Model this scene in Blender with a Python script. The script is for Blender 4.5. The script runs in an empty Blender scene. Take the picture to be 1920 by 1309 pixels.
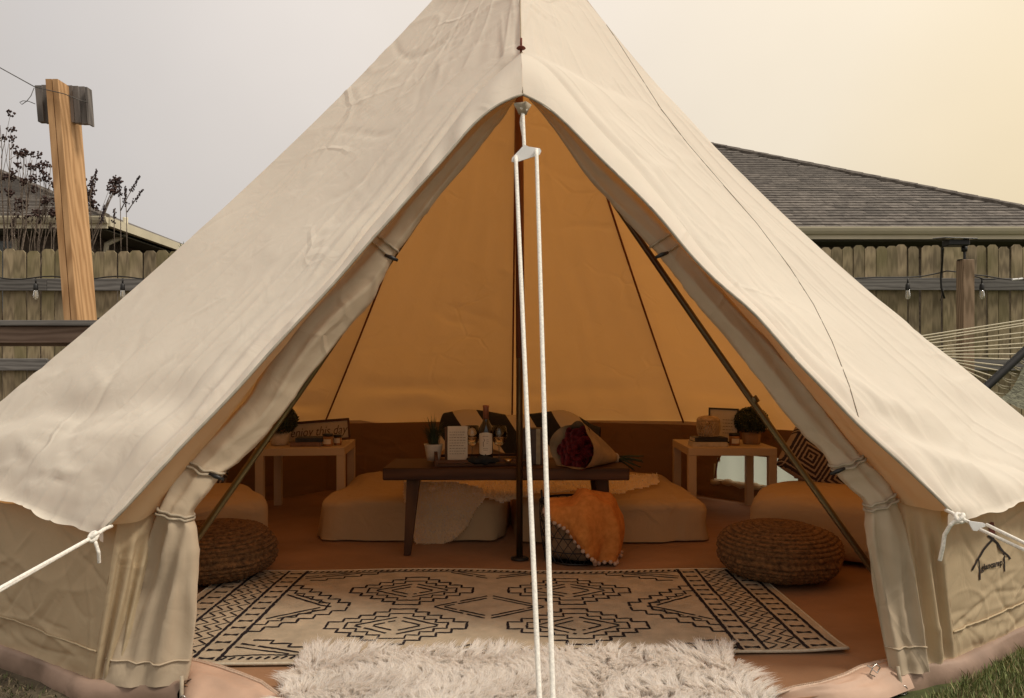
import bpy, math, random
import numpy as np
from mathutils import Vector, Matrix, noise
from mathutils.bvhtree import BVHTree

R = math.radians
rnd = random.Random(7)
sc = bpy.context.scene
COL = sc.collection

# ------------------------------------------------------------------ camera, world, sun, exposure
F, CX, HY, H = 1387.0, 960.0, 690.0, 0.95
cd = bpy.data.cameras.new('camera'); cam = bpy.data.objects.new('camera', cd); COL.objects.link(cam)
cam.location = (0, 0, H); cam.rotation_euler = (R(90), 0, 0)
cd.sensor_width = 36; cd.lens = 36 * F / 1920; cd.shift_y = (HY - 654.5) / 1920
cd.clip_start = 0.05; cd.clip_end = 2000
sc.camera = cam

W = bpy.data.worlds.new('World'); sc.world = W; W.use_nodes = True
wn = W.node_tree; wn.nodes.clear()
def N(t, typ, **kw):
    n = t.nodes.new(typ)
    for k, v in kw.items():
        if k in n.inputs.keys(): n.inputs[k].default_value = v
        else: setattr(n, k, v)
    return n
SUN_EL, SUN_AZ = 54, 112       # azimuth clockwise from +Y (view direction)
sky = N(wn, 'ShaderNodeTexSky', sky_type='NISHITA', sun_disc=False, sun_elevation=R(SUN_EL), sun_rotation=R(SUN_AZ),
        air_density=1.0, dust_density=4.0)
tc = N(wn, 'ShaderNodeTexCoord'); sep = N(wn, 'ShaderNodeSeparateXYZ'); wn.links.new(tc.outputs['Generated'], sep.inputs[0])
# overcast layer: grey mauve on the left turning to a warm glow on the right
dotn = N(wn, 'ShaderNodeVectorMath', operation='DOT_PRODUCT'); wn.links.new(tc.outputs['Generated'], dotn.inputs[0])
dotn.inputs[1].default_value = Vector((math.sin(R(46)), math.cos(R(46)), 0.10)).normalized()
ramp = N(wn, 'ShaderNodeValToRGB'); wn.links.new(dotn.outputs['Value'], ramp.inputs[0])
cr = ramp.color_ramp
cr.elements[0].position = 0.0; cr.elements[0].color = (0.42, 0.38, 0.335, 1)
cr.elements[1].position = 1.0; cr.elements[1].color = (0.74, 0.60, 0.38, 1)
for p, c in ((0.22, (0.49, 0.458, 0.435, 1)), (0.5, (0.575, 0.525, 0.48, 1)), (0.72, (0.65, 0.58, 0.50, 1)), (0.9, (0.70, 0.61, 0.475, 1))):
    e = cr.elements.new(p); e.color = c
zr = N(wn, 'ShaderNodeMapRange'); wn.links.new(sep.outputs['Z'], zr.inputs[0])
for i, v in ((1, 0.0), (2, 1.0), (3, 1.0), (4, 2.1)): zr.inputs[i].default_value = v
nz = N(wn, 'ShaderNodeTexNoise', Scale=2.2, Detail=4.0); wn.links.new(tc.outputs['Generated'], nz.inputs['Vector'])
nr = N(wn, 'ShaderNodeMapRange'); wn.links.new(nz.outputs['Fac'], nr.inputs[0])
for i, v in ((1, .3), (2, .7), (3, .95), (4, 1.05)): nr.inputs[i].default_value = v
mm = N(wn, 'ShaderNodeMath', operation='MULTIPLY'); wn.links.new(zr.outputs[0], mm.inputs[0]); wn.links.new(nr.outputs[0], mm.inputs[1])
m10 = N(wn, 'ShaderNodeMath', operation='MULTIPLY'); wn.links.new(mm.outputs[0], m10.inputs[0]); m10.inputs[1].default_value = 10.0
vs = N(wn, 'ShaderNodeVectorMath', operation='SCALE'); wn.links.new(ramp.outputs[0], vs.inputs[0]); wn.links.new(m10.outputs[0], vs.inputs['Scale'])
mx = N(wn, 'ShaderNodeMix', data_type='RGBA'); mx.inputs[0].default_value = 0.94
wn.links.new(sky.outputs[0], mx.inputs[6]); wn.links.new(vs.outputs[0], mx.inputs[7])
bg = N(wn, 'ShaderNodeBackground', Strength=0.1); wn.links.new(mx.outputs[2], bg.inputs[0])
wo = N(wn, 'ShaderNodeOutputWorld'); wn.links.new(bg.outputs[0], wo.inputs[0])

sd = bpy.data.lights.new('sun', 'SUN'); sd.energy = 2.2; sd.angle = R(13); sd.color = (1.0, 0.90, 0.75)
sun = bpy.data.objects.new('sun', sd); COL.objects.link(sun)
sun_dir = Vector((math.sin(R(SUN_AZ)) * math.cos(R(SUN_EL)), math.cos(R(SUN_AZ)) * math.cos(R(SUN_EL)), math.sin(R(SUN_EL))))
sky.sun_rotation = R(SUN_AZ)
sun.rotation_euler = sun_dir.to_track_quat('Z', 'Y').to_euler(); sun.location = (5, -5, 8)
sc.view_settings.view_transform = 'Standard'; sc.view_settings.look = 'None'
sc.view_settings.exposure = 0.0; sc.view_settings.gamma = 1.0; sc.view_settings.use_curve_mapping = False
sc.cycles.max_bounces = 10; sc.cycles.diffuse_bounces = 6; sc.cycles.transparent_max_bounces = 16
sc.cycles.use_denoising = True

# ------------------------------------------------------------------ layout helpers
def P(px, py, D): return Vector(((px - CX) / F * D, D, H - (py - HY) / F * D))
def G(px, py, z=0.0): return P(px, py, (H - z) * F / (py - HY))
def lerp(a, b, t): return a + (b - a) * t
def smooth(t): t = max(0., min(1., t)); return t * t * (3 - 2 * t)

class MB:
    def __init__(s): s.v = []; s.f = []; s.m = []
    def add(s, vs, fs, m=0):
        o = len(s.v); s.v += [tuple(v) for v in vs]
        s.f += [tuple(i + o for i in f) for f in fs]; s.m += [m] * len(fs); return s
    def box(s, c, size, rz=0, m=0, bev=0, M=None):
        x, y, z = size[0] / 2, size[1] / 2, size[2] / 2
        if bev:
            b = min(bev, x * .9, y * .9, z * .9); vs = []
            for sz in (-1, 1):
                for (ax, ay) in ((-1, -1), (1, -1), (1, 1), (-1, 1)): vs.append((ax * (x - b), ay * (y - b), sz * z))
            for sz in (-1, 1):
                for (ax, ay) in ((-1, -1), (1, -1), (1, 1), (-1, 1)): vs += [(ax * (x - b), ay * y, sz * (z - b)), (ax * x, ay * (y - b), sz * (z - b))]
            # ring order for sides
            def ring(k):
                o = 8 + k * 8; return [o + 1, o + 0, o + 2, o + 3, o + 5, o + 4, o + 6, o + 7]
            # corners (-1,-1): idx0=(x-b,-y) idx1=(-x,-y+b)
            fs = [(3, 2, 1, 0), (4, 5, 6, 7)]
            r0, r1 = ring(0), ring(1)
            for i in range(8): fs.append((r0[i], r0[(i + 1) % 8], r1[(i + 1) % 8], r1[i]))
            for k, (cap, rr) in enumerate(((0, r0), (4, r1))):
                for i in range(4):
                    a, bq = rr[2 * i], rr[2 * i + 1]
                    t = (a, bq, cap + i); q = (bq, rr[(2 * i + 2) % 8], cap + (i + 1) % 4, cap + i)
                    if k == 0: fs += [t[::-1], q[::-1]]
                    else: fs += [t, q]
        else:
            vs = [(a * x, b * y, c_ * z) for c_ in (-1, 1) for a, b in ((-1, -1), (1, -1), (1, 1), (-1, 1))]
            fs = [(3, 2, 1, 0), (4, 5, 6, 7), (0, 1, 5, 4), (1, 2, 6, 5), (2, 3, 7, 6), (3, 0, 4, 7)]
        T = Matrix.Translation(Vector(c)) @ (M if M is not None else Matrix.Rotation(rz, 4, 'Z'))
        return s.add([T @ Vector(v) for v in vs], fs, m)
    def tube(s, pts, r, n=8, m=0, cap=True, closed=False):
        pts = [Vector(p) for p in pts]; k = len(pts)
        rs = r if isinstance(r, (list, tuple)) else [r] * k
        o = len(s.v); up = None
        for i, p in enumerate(pts):
            a = pts[(i - 1) % k] if (i > 0 or closed) else p
            b = pts[(i + 1) % k] if (i < k - 1 or closed) else p
            t = (b - a).normalized() if (b - a).length > 1e-9 else Vector((0, 0, 1))
            if up is None: up = t.orthogonal().normalized()
            u = (up - t * up.dot(t)); u = u.normalized() if u.length > 1e-6 else t.orthogonal().normalized(); up = u
            w = t.cross(u)
            for j in range(n):
                an = 2 * math.pi * j / n; s.v.append(tuple(p + (u * math.cos(an) + w * math.sin(an)) * rs[i]))
        for i in range(k if closed else k - 1):
            for j in range(n):
                i2 = (i + 1) % k
                s.f.append((o + i * n + j, o + i * n + (j + 1) % n, o + i2 * n + (j + 1) % n, o + i2 * n + j)); s.m.append(m)
        if cap and not closed:
            s.f.append(tuple(o + j for j in range(n))[::-1]); s.m.append(m)
            s.f.append(tuple(o + (k - 1) * n + j for j in range(n))); s.m.append(m)
        return s
    def lathe(s, prof, c=(0, 0, 0), n=24, m=0, fn=None):
        c = Vector(c); o = len(s.v); k = len(prof)
        for i, (r, z) in enumerate(prof):
            for j in range(n):
                a = 2 * math.pi * j / n; rr = r if fn is None else r * fn(a, i)
                s.v.append((c.x + rr * math.cos(a), c.y + rr * math.sin(a), c.z + z))
        for i in range(k - 1):
            for j in range(n):
                s.f.append((o + i * n + j, o + i * n + (j + 1) % n, o + (i + 1) * n + (j + 1) % n, o + (i + 1) * n + j)); s.m.append(m)
        for i, rev in ((0, True), (k - 1, False)):
            if prof[i][0] > 1e-5:
                t = tuple(o + i * n + j for j in range(n)); s.f.append(t[::-1] if rev else t); s.m.append(m)
        return s
    def grid(s, rows, m=0):
        nr_, nc = len(rows), len(rows[0]); o = len(s.v)
        for r_ in rows: s.v += [tuple(p) for p in r_]
        for i in range(nr_ - 1):
            for j in range(nc - 1):
                a = o + i * nc + j; s.f.append((a, a + 1, a + nc + 1, a + nc)); s.m.append(m)
        return s
    def build(s, name, mats, parent=None, smooth_=False, world=True, auto=None, meshonly=False):
        me = bpy.data.meshes.new(name)
        off = Vector((0, 0, 0))
        if parent is not None and world:
            p_ = parent
            while p_ is not None: off += p_.location; p_ = p_.parent
        vs = [(v[0] - off.x, v[1] - off.y, v[2] - off.z) for v in s.v] if off.length > 0 else s.v
        me.from_pydata(vs, [], s.f)
        if not isinstance(mats, (list, tuple)): mats = [mats]
        for mt in mats: me.materials.append(mt)
        if len(mats) > 1: me.polygons.foreach_set('material_index', s.m)
        if smooth_ or auto: me.polygons.foreach_set('use_smooth', [True] * len(s.f))
        if auto: me.set_sharp_from_angle(angle=R(auto))
        me.update()
        if meshonly: return me
        ob = bpy.data.objects.new(name, me); COL.objects.link(ob)
        if parent is not None: ob.parent = parent
        return ob

def tag(o, label=None, cat=None, group=None, kind=None):
    if label: o['label'] = label
    if cat: o['category'] = cat
    if group: o['group'] = group
    if kind: o['kind'] = kind
    return o
def empty(name, loc, label, cat, group=None, rz=0):
    o = bpy.data.objects.new(name, None); COL.objects.link(o); o.location = loc; o.rotation_euler = (0, 0, rz)
    o.empty_display_size = .1
    return tag(o, label, cat, group)
def copy_tree(o, parent=None):
    c = o.copy(); COL.objects.link(c); c.parent = parent
    for ch in list(o.children): copy_tree(ch, c)
    return c
def text_polys(txt, size=1.0, shear=0.0, ext=0.0, bold=0.0):
    cu = bpy.data.curves.new('t', 'FONT'); cu.body = txt; cu.size = size; cu.shear = shear; cu.extrude = ext; cu.offset = bold
    cu.align_x = 'CENTER'; cu.align_y = 'CENTER'; cu.resolution_u = 3
    ob = bpy.data.objects.new('t', cu); COL.objects.link(ob)
    dg = bpy.context.evaluated_depsgraph_get(); dg.update()
    me = ob.evaluated_get(dg).to_mesh()
    vs = [tuple(v.co) for v in me.vertices]; fs = [tuple(p.vertices) for p in me.polygons]
    ob.evaluated_get(dg).to_mesh_clear(); bpy.data.objects.remove(ob); bpy.data.curves.remove(cu)
    return vs, fs

# ------------------------------------------------------------------ materials
def mat(name): m = bpy.data.materials.new(name); m.use_nodes = True; m.node_tree.nodes.clear(); return m
def simple(name, col, rough=.7, metal=0., var=.12, scale=30., bump=.0, bscale=80., rand=0., coat=0., alt=None, stretch=None, detail=4., spec=.5, dist=.004, wear=None):
    m = mat(name); t = m.node_tree
    b = N(t, 'ShaderNodeBsdfPrincipled', Roughness=rough, Metallic=metal)
    b.inputs['Coat Weight'].default_value = coat; b.inputs['Specular IOR Level'].default_value = spec
    c = N(t, 'ShaderNodeTexCoord'); mp = N(t, 'ShaderNodeMapping'); t.links.new(c.outputs['Object'], mp.inputs[0])
    if stretch: mp.inputs['Scale'].default_value = stretch
    if rand:
        oi = N(t, 'ShaderNodeObjectInfo'); sc_ = N(t, 'ShaderNodeVectorMath', operation='SCALE'); sc_.inputs[0].default_value = (37, 91, 53)
        t.links.new(oi.outputs['Random'], sc_.inputs['Scale']); t.links.new(sc_.outputs[0], mp.inputs['Location'])
    nz_ = N(t, 'ShaderNodeTexNoise', Scale=scale, Detail=detail); t.links.new(mp.outputs[0], nz_.inputs['Vector'])
    rp = N(t, 'ShaderNodeValToRGB'); t.links.new(nz_.outputs['Fac'], rp.inputs[0])
    c2 = alt if alt else tuple(x * (1 + var * 1.2) for x in col)
    c1 = tuple(x * (1 - var * 1.6) for x in col)
    rp.color_ramp.elements[0].position = .32; rp.color_ramp.elements[0].color = (*c1, 1)
    rp.color_ramp.elements[1].position = .68; rp.color_ramp.elements[1].color = (*c2, 1)
    out = rp.outputs[0]
    if wear:
        n3 = N(t, 'ShaderNodeTexNoise', Scale=wear[1], Detail=3.0); t.links.new(mp.outputs[0], n3.inputs['Vector'])
        r3 = N(t, 'ShaderNodeMapRange'); t.links.new(n3.outputs['Fac'], r3.inputs[0]); r3.inputs[1].default_value = .45; r3.inputs[2].default_value = .7
        mw = N(t, 'ShaderNodeMix', data_type='RGBA'); t.links.new(r3.outputs[0], mw.inputs[0]); t.links.new(out, mw.inputs[6]); mw.inputs[7].default_value = (*wear[0], 1)
        out = mw.outputs[2]
    if rand:
        hv = N(t, 'ShaderNodeHueSaturation'); t.links.new(out, hv.inputs['Color'])
        mr = N(t, 'ShaderNodeMapRange'); t.links.new(oi.outputs['Random'], mr.inputs[0]); mr.inputs[3].default_value = 1 - rand; mr.inputs[4].default_value = 1 + rand
        t.links.new(mr.outputs[0], hv.inputs['Value']); out = hv.outputs[0]
    t.links.new(out, b.inputs['Base Color'])
    if bump:
        n2 = N(t, 'ShaderNodeTexNoise', Scale=bscale, Detail=5.0); t.links.new(mp.outputs[0], n2.inputs['Vector'])
        bp = N(t, 'ShaderNodeBump', Strength=bump, Distance=dist); t.links.new(n2.outputs['Fac'], bp.inputs['Height']); t.links.new(bp.outputs[0], b.inputs['Normal'])
    o = N(t, 'ShaderNodeOutputMaterial'); t.links.new(b.outputs[0], o.inputs[0]); return m

def canvas(name, col, trans, tcol, stain=.08, crease=.35, weave=.15):
    """thin cotton: diffuse on both faces and light coming through it"""
    m = mat(name); t = m.node_tree; c = N(t, 'ShaderNodeTexCoord')
    nz_ = N(t, 'ShaderNodeTexNoise', Scale=1.7, Detail=6.0, Roughness=.6); t.links.new(c.outputs['Object'], nz_.inputs['Vector'])
    rp = N(t, 'ShaderNodeValToRGB'); t.links.new(nz_.outputs['Fac'], rp.inputs[0])
    rp.color_ramp.elements[0].position = .3; rp.color_ramp.elements[0].color = (*[x * (1 - stain) for x in col], 1)
    rp.color_ramp.elements[1].position = .7; rp.color_ramp.elements[1].color = (*[min(1, x * (1 + stain * .5)) for x in col], 1)
    # fine relief: weave and pressed creases
    wv = N(t, 'ShaderNodeTexNoise', Scale=420.0, Detail=2.0); t.links.new(c.outputs['Object'], wv.inputs['Vector'])
    nw = N(t, 'ShaderNodeTexNoise', Scale=2.3, Detail=2.0); t.links.new(c.outputs['Object'], nw.inputs['Vector'])
    va = N(t, 'ShaderNodeMix', data_type='RGBA'); va.inputs[0].default_value = .22
    t.links.new(c.outputs['Object'], va.inputs[6]); t.links.new(nw.outputs['Color'], va.inputs[7])
    vo = N(t, 'ShaderNodeTexVoronoi', feature='DISTANCE_TO_EDGE', Scale=3.4); t.links.new(va.outputs[2], vo.inputs['Vector'])
    mr = N(t, 'ShaderNodeMapRange'); t.links.new(vo.outputs['Distance'], mr.inputs[0]); mr.inputs[1].default_value = 0; mr.inputs[2].default_value = .05; mr.inputs[3].default_value = 1; mr.inputs[4].default_value = 0
    msk = N(t, 'ShaderNodeTexNoise', Scale=1.9, Detail=2.0); t.links.new(c.outputs['Object'], msk.inputs['Vector'])
    ms = N(t, 'ShaderNodeMapRange'); t.links.new(msk.outputs['Fac'], ms.inputs[0]); ms.inputs[1].default_value = .5; ms.inputs[2].default_value = .68
    ml = N(t, 'ShaderNodeMath', operation='MULTIPLY'); t.links.new(mr.outputs[0], ml.inputs[0]); t.links.new(ms.outputs[0], ml.inputs[1])
    n5 = N(t, 'ShaderNodeTexNoise', Scale=9.0, Detail=3.0, Distortion=1.2); t.links.new(c.outputs['Object'], n5.inputs['Vector'])
    b1 = N(t, 'ShaderNodeBump', Strength=crease, Distance=.008); t.links.new(ml.outputs[0], b1.inputs['Height'])
    b2 = N(t, 'ShaderNodeBump', Strength=crease, Distance=.006); t.links.new(n5.outputs['Fac'], b2.inputs['Height']); t.links.new(b1.outputs[0], b2.inputs['Normal'])
    b3 = N(t, 'ShaderNodeBump', Strength=weave, Distance=.0015); t.links.new(wv.outputs['Fac'], b3.inputs['Height']); t.links.new(b2.outputs[0], b3.inputs['Normal'])
    d = N(t, 'ShaderNodeBsdfPrincipled', Roughness=.85); d.inputs['Specular IOR Level'].default_value = .25
    t.links.new(rp.outputs[0], d.inputs['Base Color']); t.links.new(b3.outputs[0], d.inputs['Normal'])
    tr = N(t, 'ShaderNodeBsdfTranslucent'); tr.inputs[0].default_value = (*tcol, 1); t.links.new(b2.outputs[0], tr.inputs['Normal'])
    mx_ = N(t, 'ShaderNodeMixShader'); mx_.inputs[0].default_value = trans
    t.links.new(d.outputs[0], mx_.inputs[1]); t.links.new(tr.outputs[0], mx_.inputs[2])
    o = N(t, 'ShaderNodeOutputMaterial'); t.links.new(mx_.outputs[0], o.inputs[0]); return m

def wood(name, c1, c2, scale=6., axis='Z', rough=.75, rand=.18, bump=.3, moss=None, knots=True):
    m = mat(name); t = m.node_tree; c = N(t, 'ShaderNodeTexCoord'); mp = N(t, 'ShaderNodeMapping'); t.links.new(c.outputs['Object'], mp.inputs[0])
    s = {'X': (.12, 1, 1), 'Y': (1, .12, 1), 'Z': (1, 1, .12)}[axis]; mp.inputs['Scale'].default_value = s
    oi = N(t, 'ShaderNodeObjectInfo'); sv = N(t, 'ShaderNodeVectorMath', operation='SCALE'); sv.inputs[0].default_value = (17, 31, 23)
    t.links.new(oi.outputs['Random'], sv.inputs['Scale']); t.links.new(sv.outputs[0], mp.inputs['Location'])
    n1 = N(t, 'ShaderNodeTexNoise', Scale=scale * 2.2, Detail=5.0, Distortion=.8); t.links.new(mp.outputs[0], n1.inputs['Vector'])
    w = N(t, 'ShaderNodeTexWave', wave_type='RINGS', Scale=scale * 1.6, Distortion=7.0, Detail=3.0); w.inputs['Detail Scale'].default_value = 1.2; t.links.new(mp.outputs[0], w.inputs['Vector'])
    ad = N(t, 'ShaderNodeMix', data_type='FLOAT'); ad.inputs[0].default_value = .35; t.links.new(n1.outputs['Fac'], ad.inputs[2]); t.links.new(w.outputs['Fac'], ad.inputs[3])
    rp = N(t, 'ShaderNodeValToRGB'); t.links.new(ad.outputs[0], rp.inputs[0])
    rp.color_ramp.elements[0].position = .25; rp.color_ramp.elements[0].color = (*c1, 1); rp.color_ramp.elements[1].position = .75; rp.color_ramp.elements[1].color = (*c2, 1)
    out = rp.outputs[0]
    if moss:
        n3 = N(t, 'ShaderNodeTexNoise', Scale=1.3, Detail=5.0)
        cm = N(t, 'ShaderNodeVectorMath', operation='ADD'); t.links.new(c.outputs['Object'], cm.inputs[0]); t.links.new(sv.outputs[0], cm.inputs[1]); t.links.new(cm.outputs[0], n3.inputs['Vector'])
        r3 = N(t, 'ShaderNodeMapRange'); t.links.new(n3.outputs['Fac'], r3.inputs[0]); r3.inputs[1].default_value = .42; r3.inputs[2].default_value = .7; r3.inputs[4].default_value = .8
        mw = N(t, 'ShaderNodeMix', data_type='RGBA'); t.links.new(r3.outputs[0], mw.inputs[0]); t.links.new(out, mw.inputs[6]); mw.inputs[7].default_value = (*moss, 1); out = mw.outputs[2]
    if knots:
        vo = N(t, 'ShaderNodeTexVoronoi', Scale=2.6)
        mk = N(t, 'ShaderNodeMapping'); mk.inputs['Scale'].default_value = {'X': (.5, 1, 1), 'Y': (1, .5, 1), 'Z': (1, 1, .5)}[axis]
        t.links.new(c.outputs['Object'], mk.inputs[0]); t.links.new(sv.outputs[0], mk.inputs['Location']); t.links.new(mk.outputs[0], vo.inputs['Vector'])
        rk = N(t, 'ShaderNodeMapRange'); t.links.new(vo.outputs['Distance'], rk.inputs[0]); rk.inputs[1].default_value = .03; rk.inputs[2].default_value = .07; rk.inputs[3].default_value = .75; rk.inputs[4].default_value = 0
        mk2 = N(t, 'ShaderNodeMix', data_type='RGBA'); t.links.new(rk.outputs[0], mk2.inputs[0]); t.links.new(out, mk2.inputs[6]); mk2.inputs[7].default_value = (*[x * .4 for x in c1], 1); out = mk2.outputs[2]
    hv = N(t, 'ShaderNodeHueSaturation'); t.links.new(out, hv.inputs['Color'])
    mr = N(t, 'ShaderNodeMapRange'); t.links.new(oi.outputs['Random'], mr.inputs[0]); mr.inputs[3].default_value = 1 - rand; mr.inputs[4].default_value = 1 + rand; t.links.new(mr.outputs[0], hv.inputs['Value'])
    b = N(t, 'ShaderNodeBsdfPrincipled', Roughness=rough); b.inputs['Specular IOR Level'].default_value = .3
    t.links.new(hv.outputs[0], b.inputs['Base Color'])
    bp = N(t, 'ShaderNodeBump', Strength=bump, Distance=.003); t.links.new(ad.outputs[0], bp.inputs['Height']); t.links.new(bp.outputs[0], b.inputs['Normal'])
    o = N(t, 'ShaderNodeOutputMaterial'); t.links.new(b.outputs[0], o.inputs[0]); return m

ORANGE = (.98, .43, .10)
M = {}
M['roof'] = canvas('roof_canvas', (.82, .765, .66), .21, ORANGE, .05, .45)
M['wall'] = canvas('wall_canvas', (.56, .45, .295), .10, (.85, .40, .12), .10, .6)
M['inner_dark'] = canvas('inner_dark_canvas', (.23, .13, .055), .05, (.85, .35, .1), .12, .7)
M['flap'] = canvas('flap_canvas', (.54, .44, .32), .08, (.85, .50, .2), .07, .6)
M['facing'] = canvas('facing_canvas', (.62, .50, .32), .25, (.95, .60, .25), .05, .4)
M['groundsheet'] = simple('groundsheet_pvc', (.31, .165, .085), .7, var=.12, scale=2.2, bump=.5, bscale=5, dist=.02, alt=(.36, .20, .11), stretch=(1, 1.4, 1))
M['skirt'] = simple('groundsheet_skirt', (.36, .245, .185), .6, wear=((.20, .135, .095), 6.), var=.14, scale=5, bump=.4, bscale=14, dist=.01)
M['sill'] = simple('daylit_sill_pvc', (.56, .38, .28), .6, var=.10, scale=5, bump=.5, bscale=12, dist=.01)  # paler, pinker copy of the groundsheet; doorway daylight put into its colour
M['thread'] = simple('seam_thread', (.36, .27, .16), .8)
M['darkthread'] = simple('dark_seam_cord', (.20, .155, .11), .8)
M['greyv'] = wood('grey_block', (.11, .10, .095), (.24, .215, .20), 5, axis='Z', rand=.25)
M['redweb'] = simple('red_brown_webbing', (.16, .03, .015), .8)
M['pole'] = simple('bronze_steel_pole', (.17, .09, .05), .30, metal=.85, var=.3, scale=3, stretch=(1, 1, .5), alt=(.19, .15, .07))
M['pole2'] = simple('red_brown_pole', (.20, .085, .05), .35, metal=.5, var=.2, scale=3)
M['rope'] = simple('white_rope', (.90, .87, .80), .8, var=.10, scale=160, bump=.6, bscale=380, dist=.002)
M['plastic_white'] = simple('white_plastic', (.93, .93, .94), .4, var=.03)
M['black'] = simple('black_plastic', (.012, .012, .013), .45, var=.2)
M['tie'] = simple('tie_tape', (.42, .355, .265), .85, var=.12, scale=60)
M['steel'] = simple('bright_steel', (.55, .54, .52), .3, metal=1.)
M['zip'] = simple('zip_tape', (.62, .47, .36), .7, var=.1, scale=200, bump=.6, bscale=300)
M['picket'] = wood('weathered_picket', (.19, .15, .095), (.40, .32, .205), 9, rand=.30, moss=(.21, .185, .085))
M['rail'] = wood('grey_weathered_rail', (.10, .095, .09), (.22, .21, .20), 6, axis='X', rand=.15)
M['darkrail'] = wood('dark_brown_rail', (.15, .10, .075), (.27, .195, .15), 6, axis='X', rand=.1)
M['newwood'] = wood('fresh_lumber', (.36, .20, .09), (.60, .37, .19), 5, rand=.12)
M['postwood'] = wood('brown_post', (.17, .115, .07), (.34, .24, .16), 7, rand=.1)
M['shingle'] = simple('asphalt_shingle', (.115, .098, .086), .9, var=.22, scale=9, bump=.6, bscale=260, rand=.3, dist=.003, alt=(.17, .15, .13))
M['cream'] = simple('cream_fascia', (.68, .62, .46), .6, var=.05, scale=3)
M['soffit'] = simple('dark_soffit', (.075, .07, .045), .8, var=.1)
M['brick'] = simple('brown_brick', (.14, .11, .085), .9, var=.3, scale=14, bump=.5)

# ------------------------------------------------------------------ ground
def ground_sheet():
    mb = MB(); m = 90; ext = 60.0
    xs = sorted(set([round(-ext + 2 * ext * i / 40, 2) for i in range(41)] + [i * .25 for i in range(-14, 15)]))
    ys = sorted(set([round(-10 + 90 * i / 30, 2) for i in range(31)] + [i * .25 for i in range(0, 15)]))
    rows = []
    for y in ys:
        rows.append([(x, y, -.045 + .012 * noise.noise(Vector((x * 1.3, y * 1.3, 0)))) for x in xs])
    mb.grid(rows)
    t_ = mat('lawn_soil'); t = t_.node_tree; c = N(t, 'ShaderNodeTexCoord'); s = N(t, 'ShaderNodeSeparateXYZ'); t.links.new(c.outputs['Object'], s.inputs[0])
    n1 = N(t, 'ShaderNodeTexNoise', Scale=14.0, Detail=8.0); t.links.new(c.outputs['Object'], n1.inputs['Vector'])
    r1 = N(t, 'ShaderNodeValToRGB'); t.links.new(n1.outputs['Fac'], r1.inputs[0]); r1.color_ramp.elements[0].position = .3; r1.color_ramp.elements[1].position = .75
    r1.color_ramp.elements[0].color = (.035, .045, .012, 1); r1.color_ramp.elements[1].color = (.10, .115, .035, 1)
    r2 = N(t, 'ShaderNodeValToRGB'); t.links.new(n1.outputs['Fac'], r2.inputs[0]); r2.color_ramp.elements[0].position = .3; r2.color_ramp.elements[1].position = .75
    r2.color_ramp.elements[0].color = (.05, .038, .024, 1); r2.color_ramp.elements[1].color = (.15, .12, .075, 1)
    mr = N(t, 'ShaderNodeMapRange'); t.links.new(s.outputs['X'], mr.inputs[0]); mr.inputs[1].default_value = -1.2; mr.inputs[2].default_value = .3
    mx_ = N(t, 'ShaderNodeMix', data_type='RGBA'); t.links.new(mr.outputs[0], mx_.inputs[0]); t.links.new(r2.outputs[0], mx_.inputs[6]); t.links.new(r1.outputs[0], mx_.inputs[7])
    b = N(t, 'ShaderNodeBsdfPrincipled', Roughness=.95); t.links.new(mx_.outputs[2], b.inputs['Base Color'])
    bp = N(t, 'ShaderNodeBump', Strength=.8, Distance=.02); t.links.new(n1.outputs['Fac'], bp.inputs['Height']); t.links.new(bp.outputs[0], b.inputs['Normal'])
    o = N(t, 'ShaderNodeOutputMaterial'); t.links.new(b.outputs[0], o.inputs[0])
    tag(mb.build('ground', t_, smooth_=True), 'lawn and bare soil of the back yard around the tent', None, kind='structure')
ground_sheet()

def grass_patch(name, label, poly_fn, n, cols, hmin, hmax, seed, lean=.6, wid=.0022):
    r = np.random.RandomState(seed); V = []; Fc = []; mi = []
    k = 0
    while k < n:
        x, y = poly_fn(r)
        if x is None: continue
        h = r.uniform(hmin, hmax); a = r.uniform(0, 6.283); ln = r.uniform(.1, lean) * h; w = wid * r.uniform(.7, 1.5)
        dx, dy = math.cos(a), math.sin(a); b = r.uniform(0, 6.283); wx, wy = math.cos(b) * w, math.sin(b) * w
        z0 = -.05; o = len(V)
        V += [(x - wx, y - wy, z0), (x + wx, y + wy, z0), (x + dx * ln * .4 + wx * .8, y + dy * ln * .4 + wy * .8, z0 + h * .6), (x + dx * ln * .4 - wx * .8, y + dy * ln * .4 - wy * .8, z0 + h * .6), (x + dx * ln, y + dy * ln, z0 + h)]
        Fc += [(o, o + 1, o + 2, o + 3), (o + 3, o + 2, o + 4)]; q = r.randint(0, len(cols)); mi += [q, q]; k += 1
    me = bpy.data.meshes.new(name); me.from_pydata(V, [], Fc)
    for c in cols: me.materials.append(c)
    me.polygons.foreach_set('material_index', mi)
    ob = bpy.data.objects.new(name, me); COL.objects.link(ob); return tag(ob, label, kind='stuff')
gcols = [simple('grass_green_a', (.19, .23, .08), .8, var=.2), simple('grass_green_b', (.27, .31, .12), .8, var=.2), simple('grass_straw', (.36, .30, .16), .85, var=.2), simple('grass_green_d', (.13, .17, .055), .8, var=.2)]
dcols = [simple('dead_grass_a', (.28, .225, .14), .9, var=.2), simple('dead_grass_b', (.11, .09, .055), .9, var=.2), simple('dead_grass_c', (.09, .10, .04), .9, var=.2)]

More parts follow.
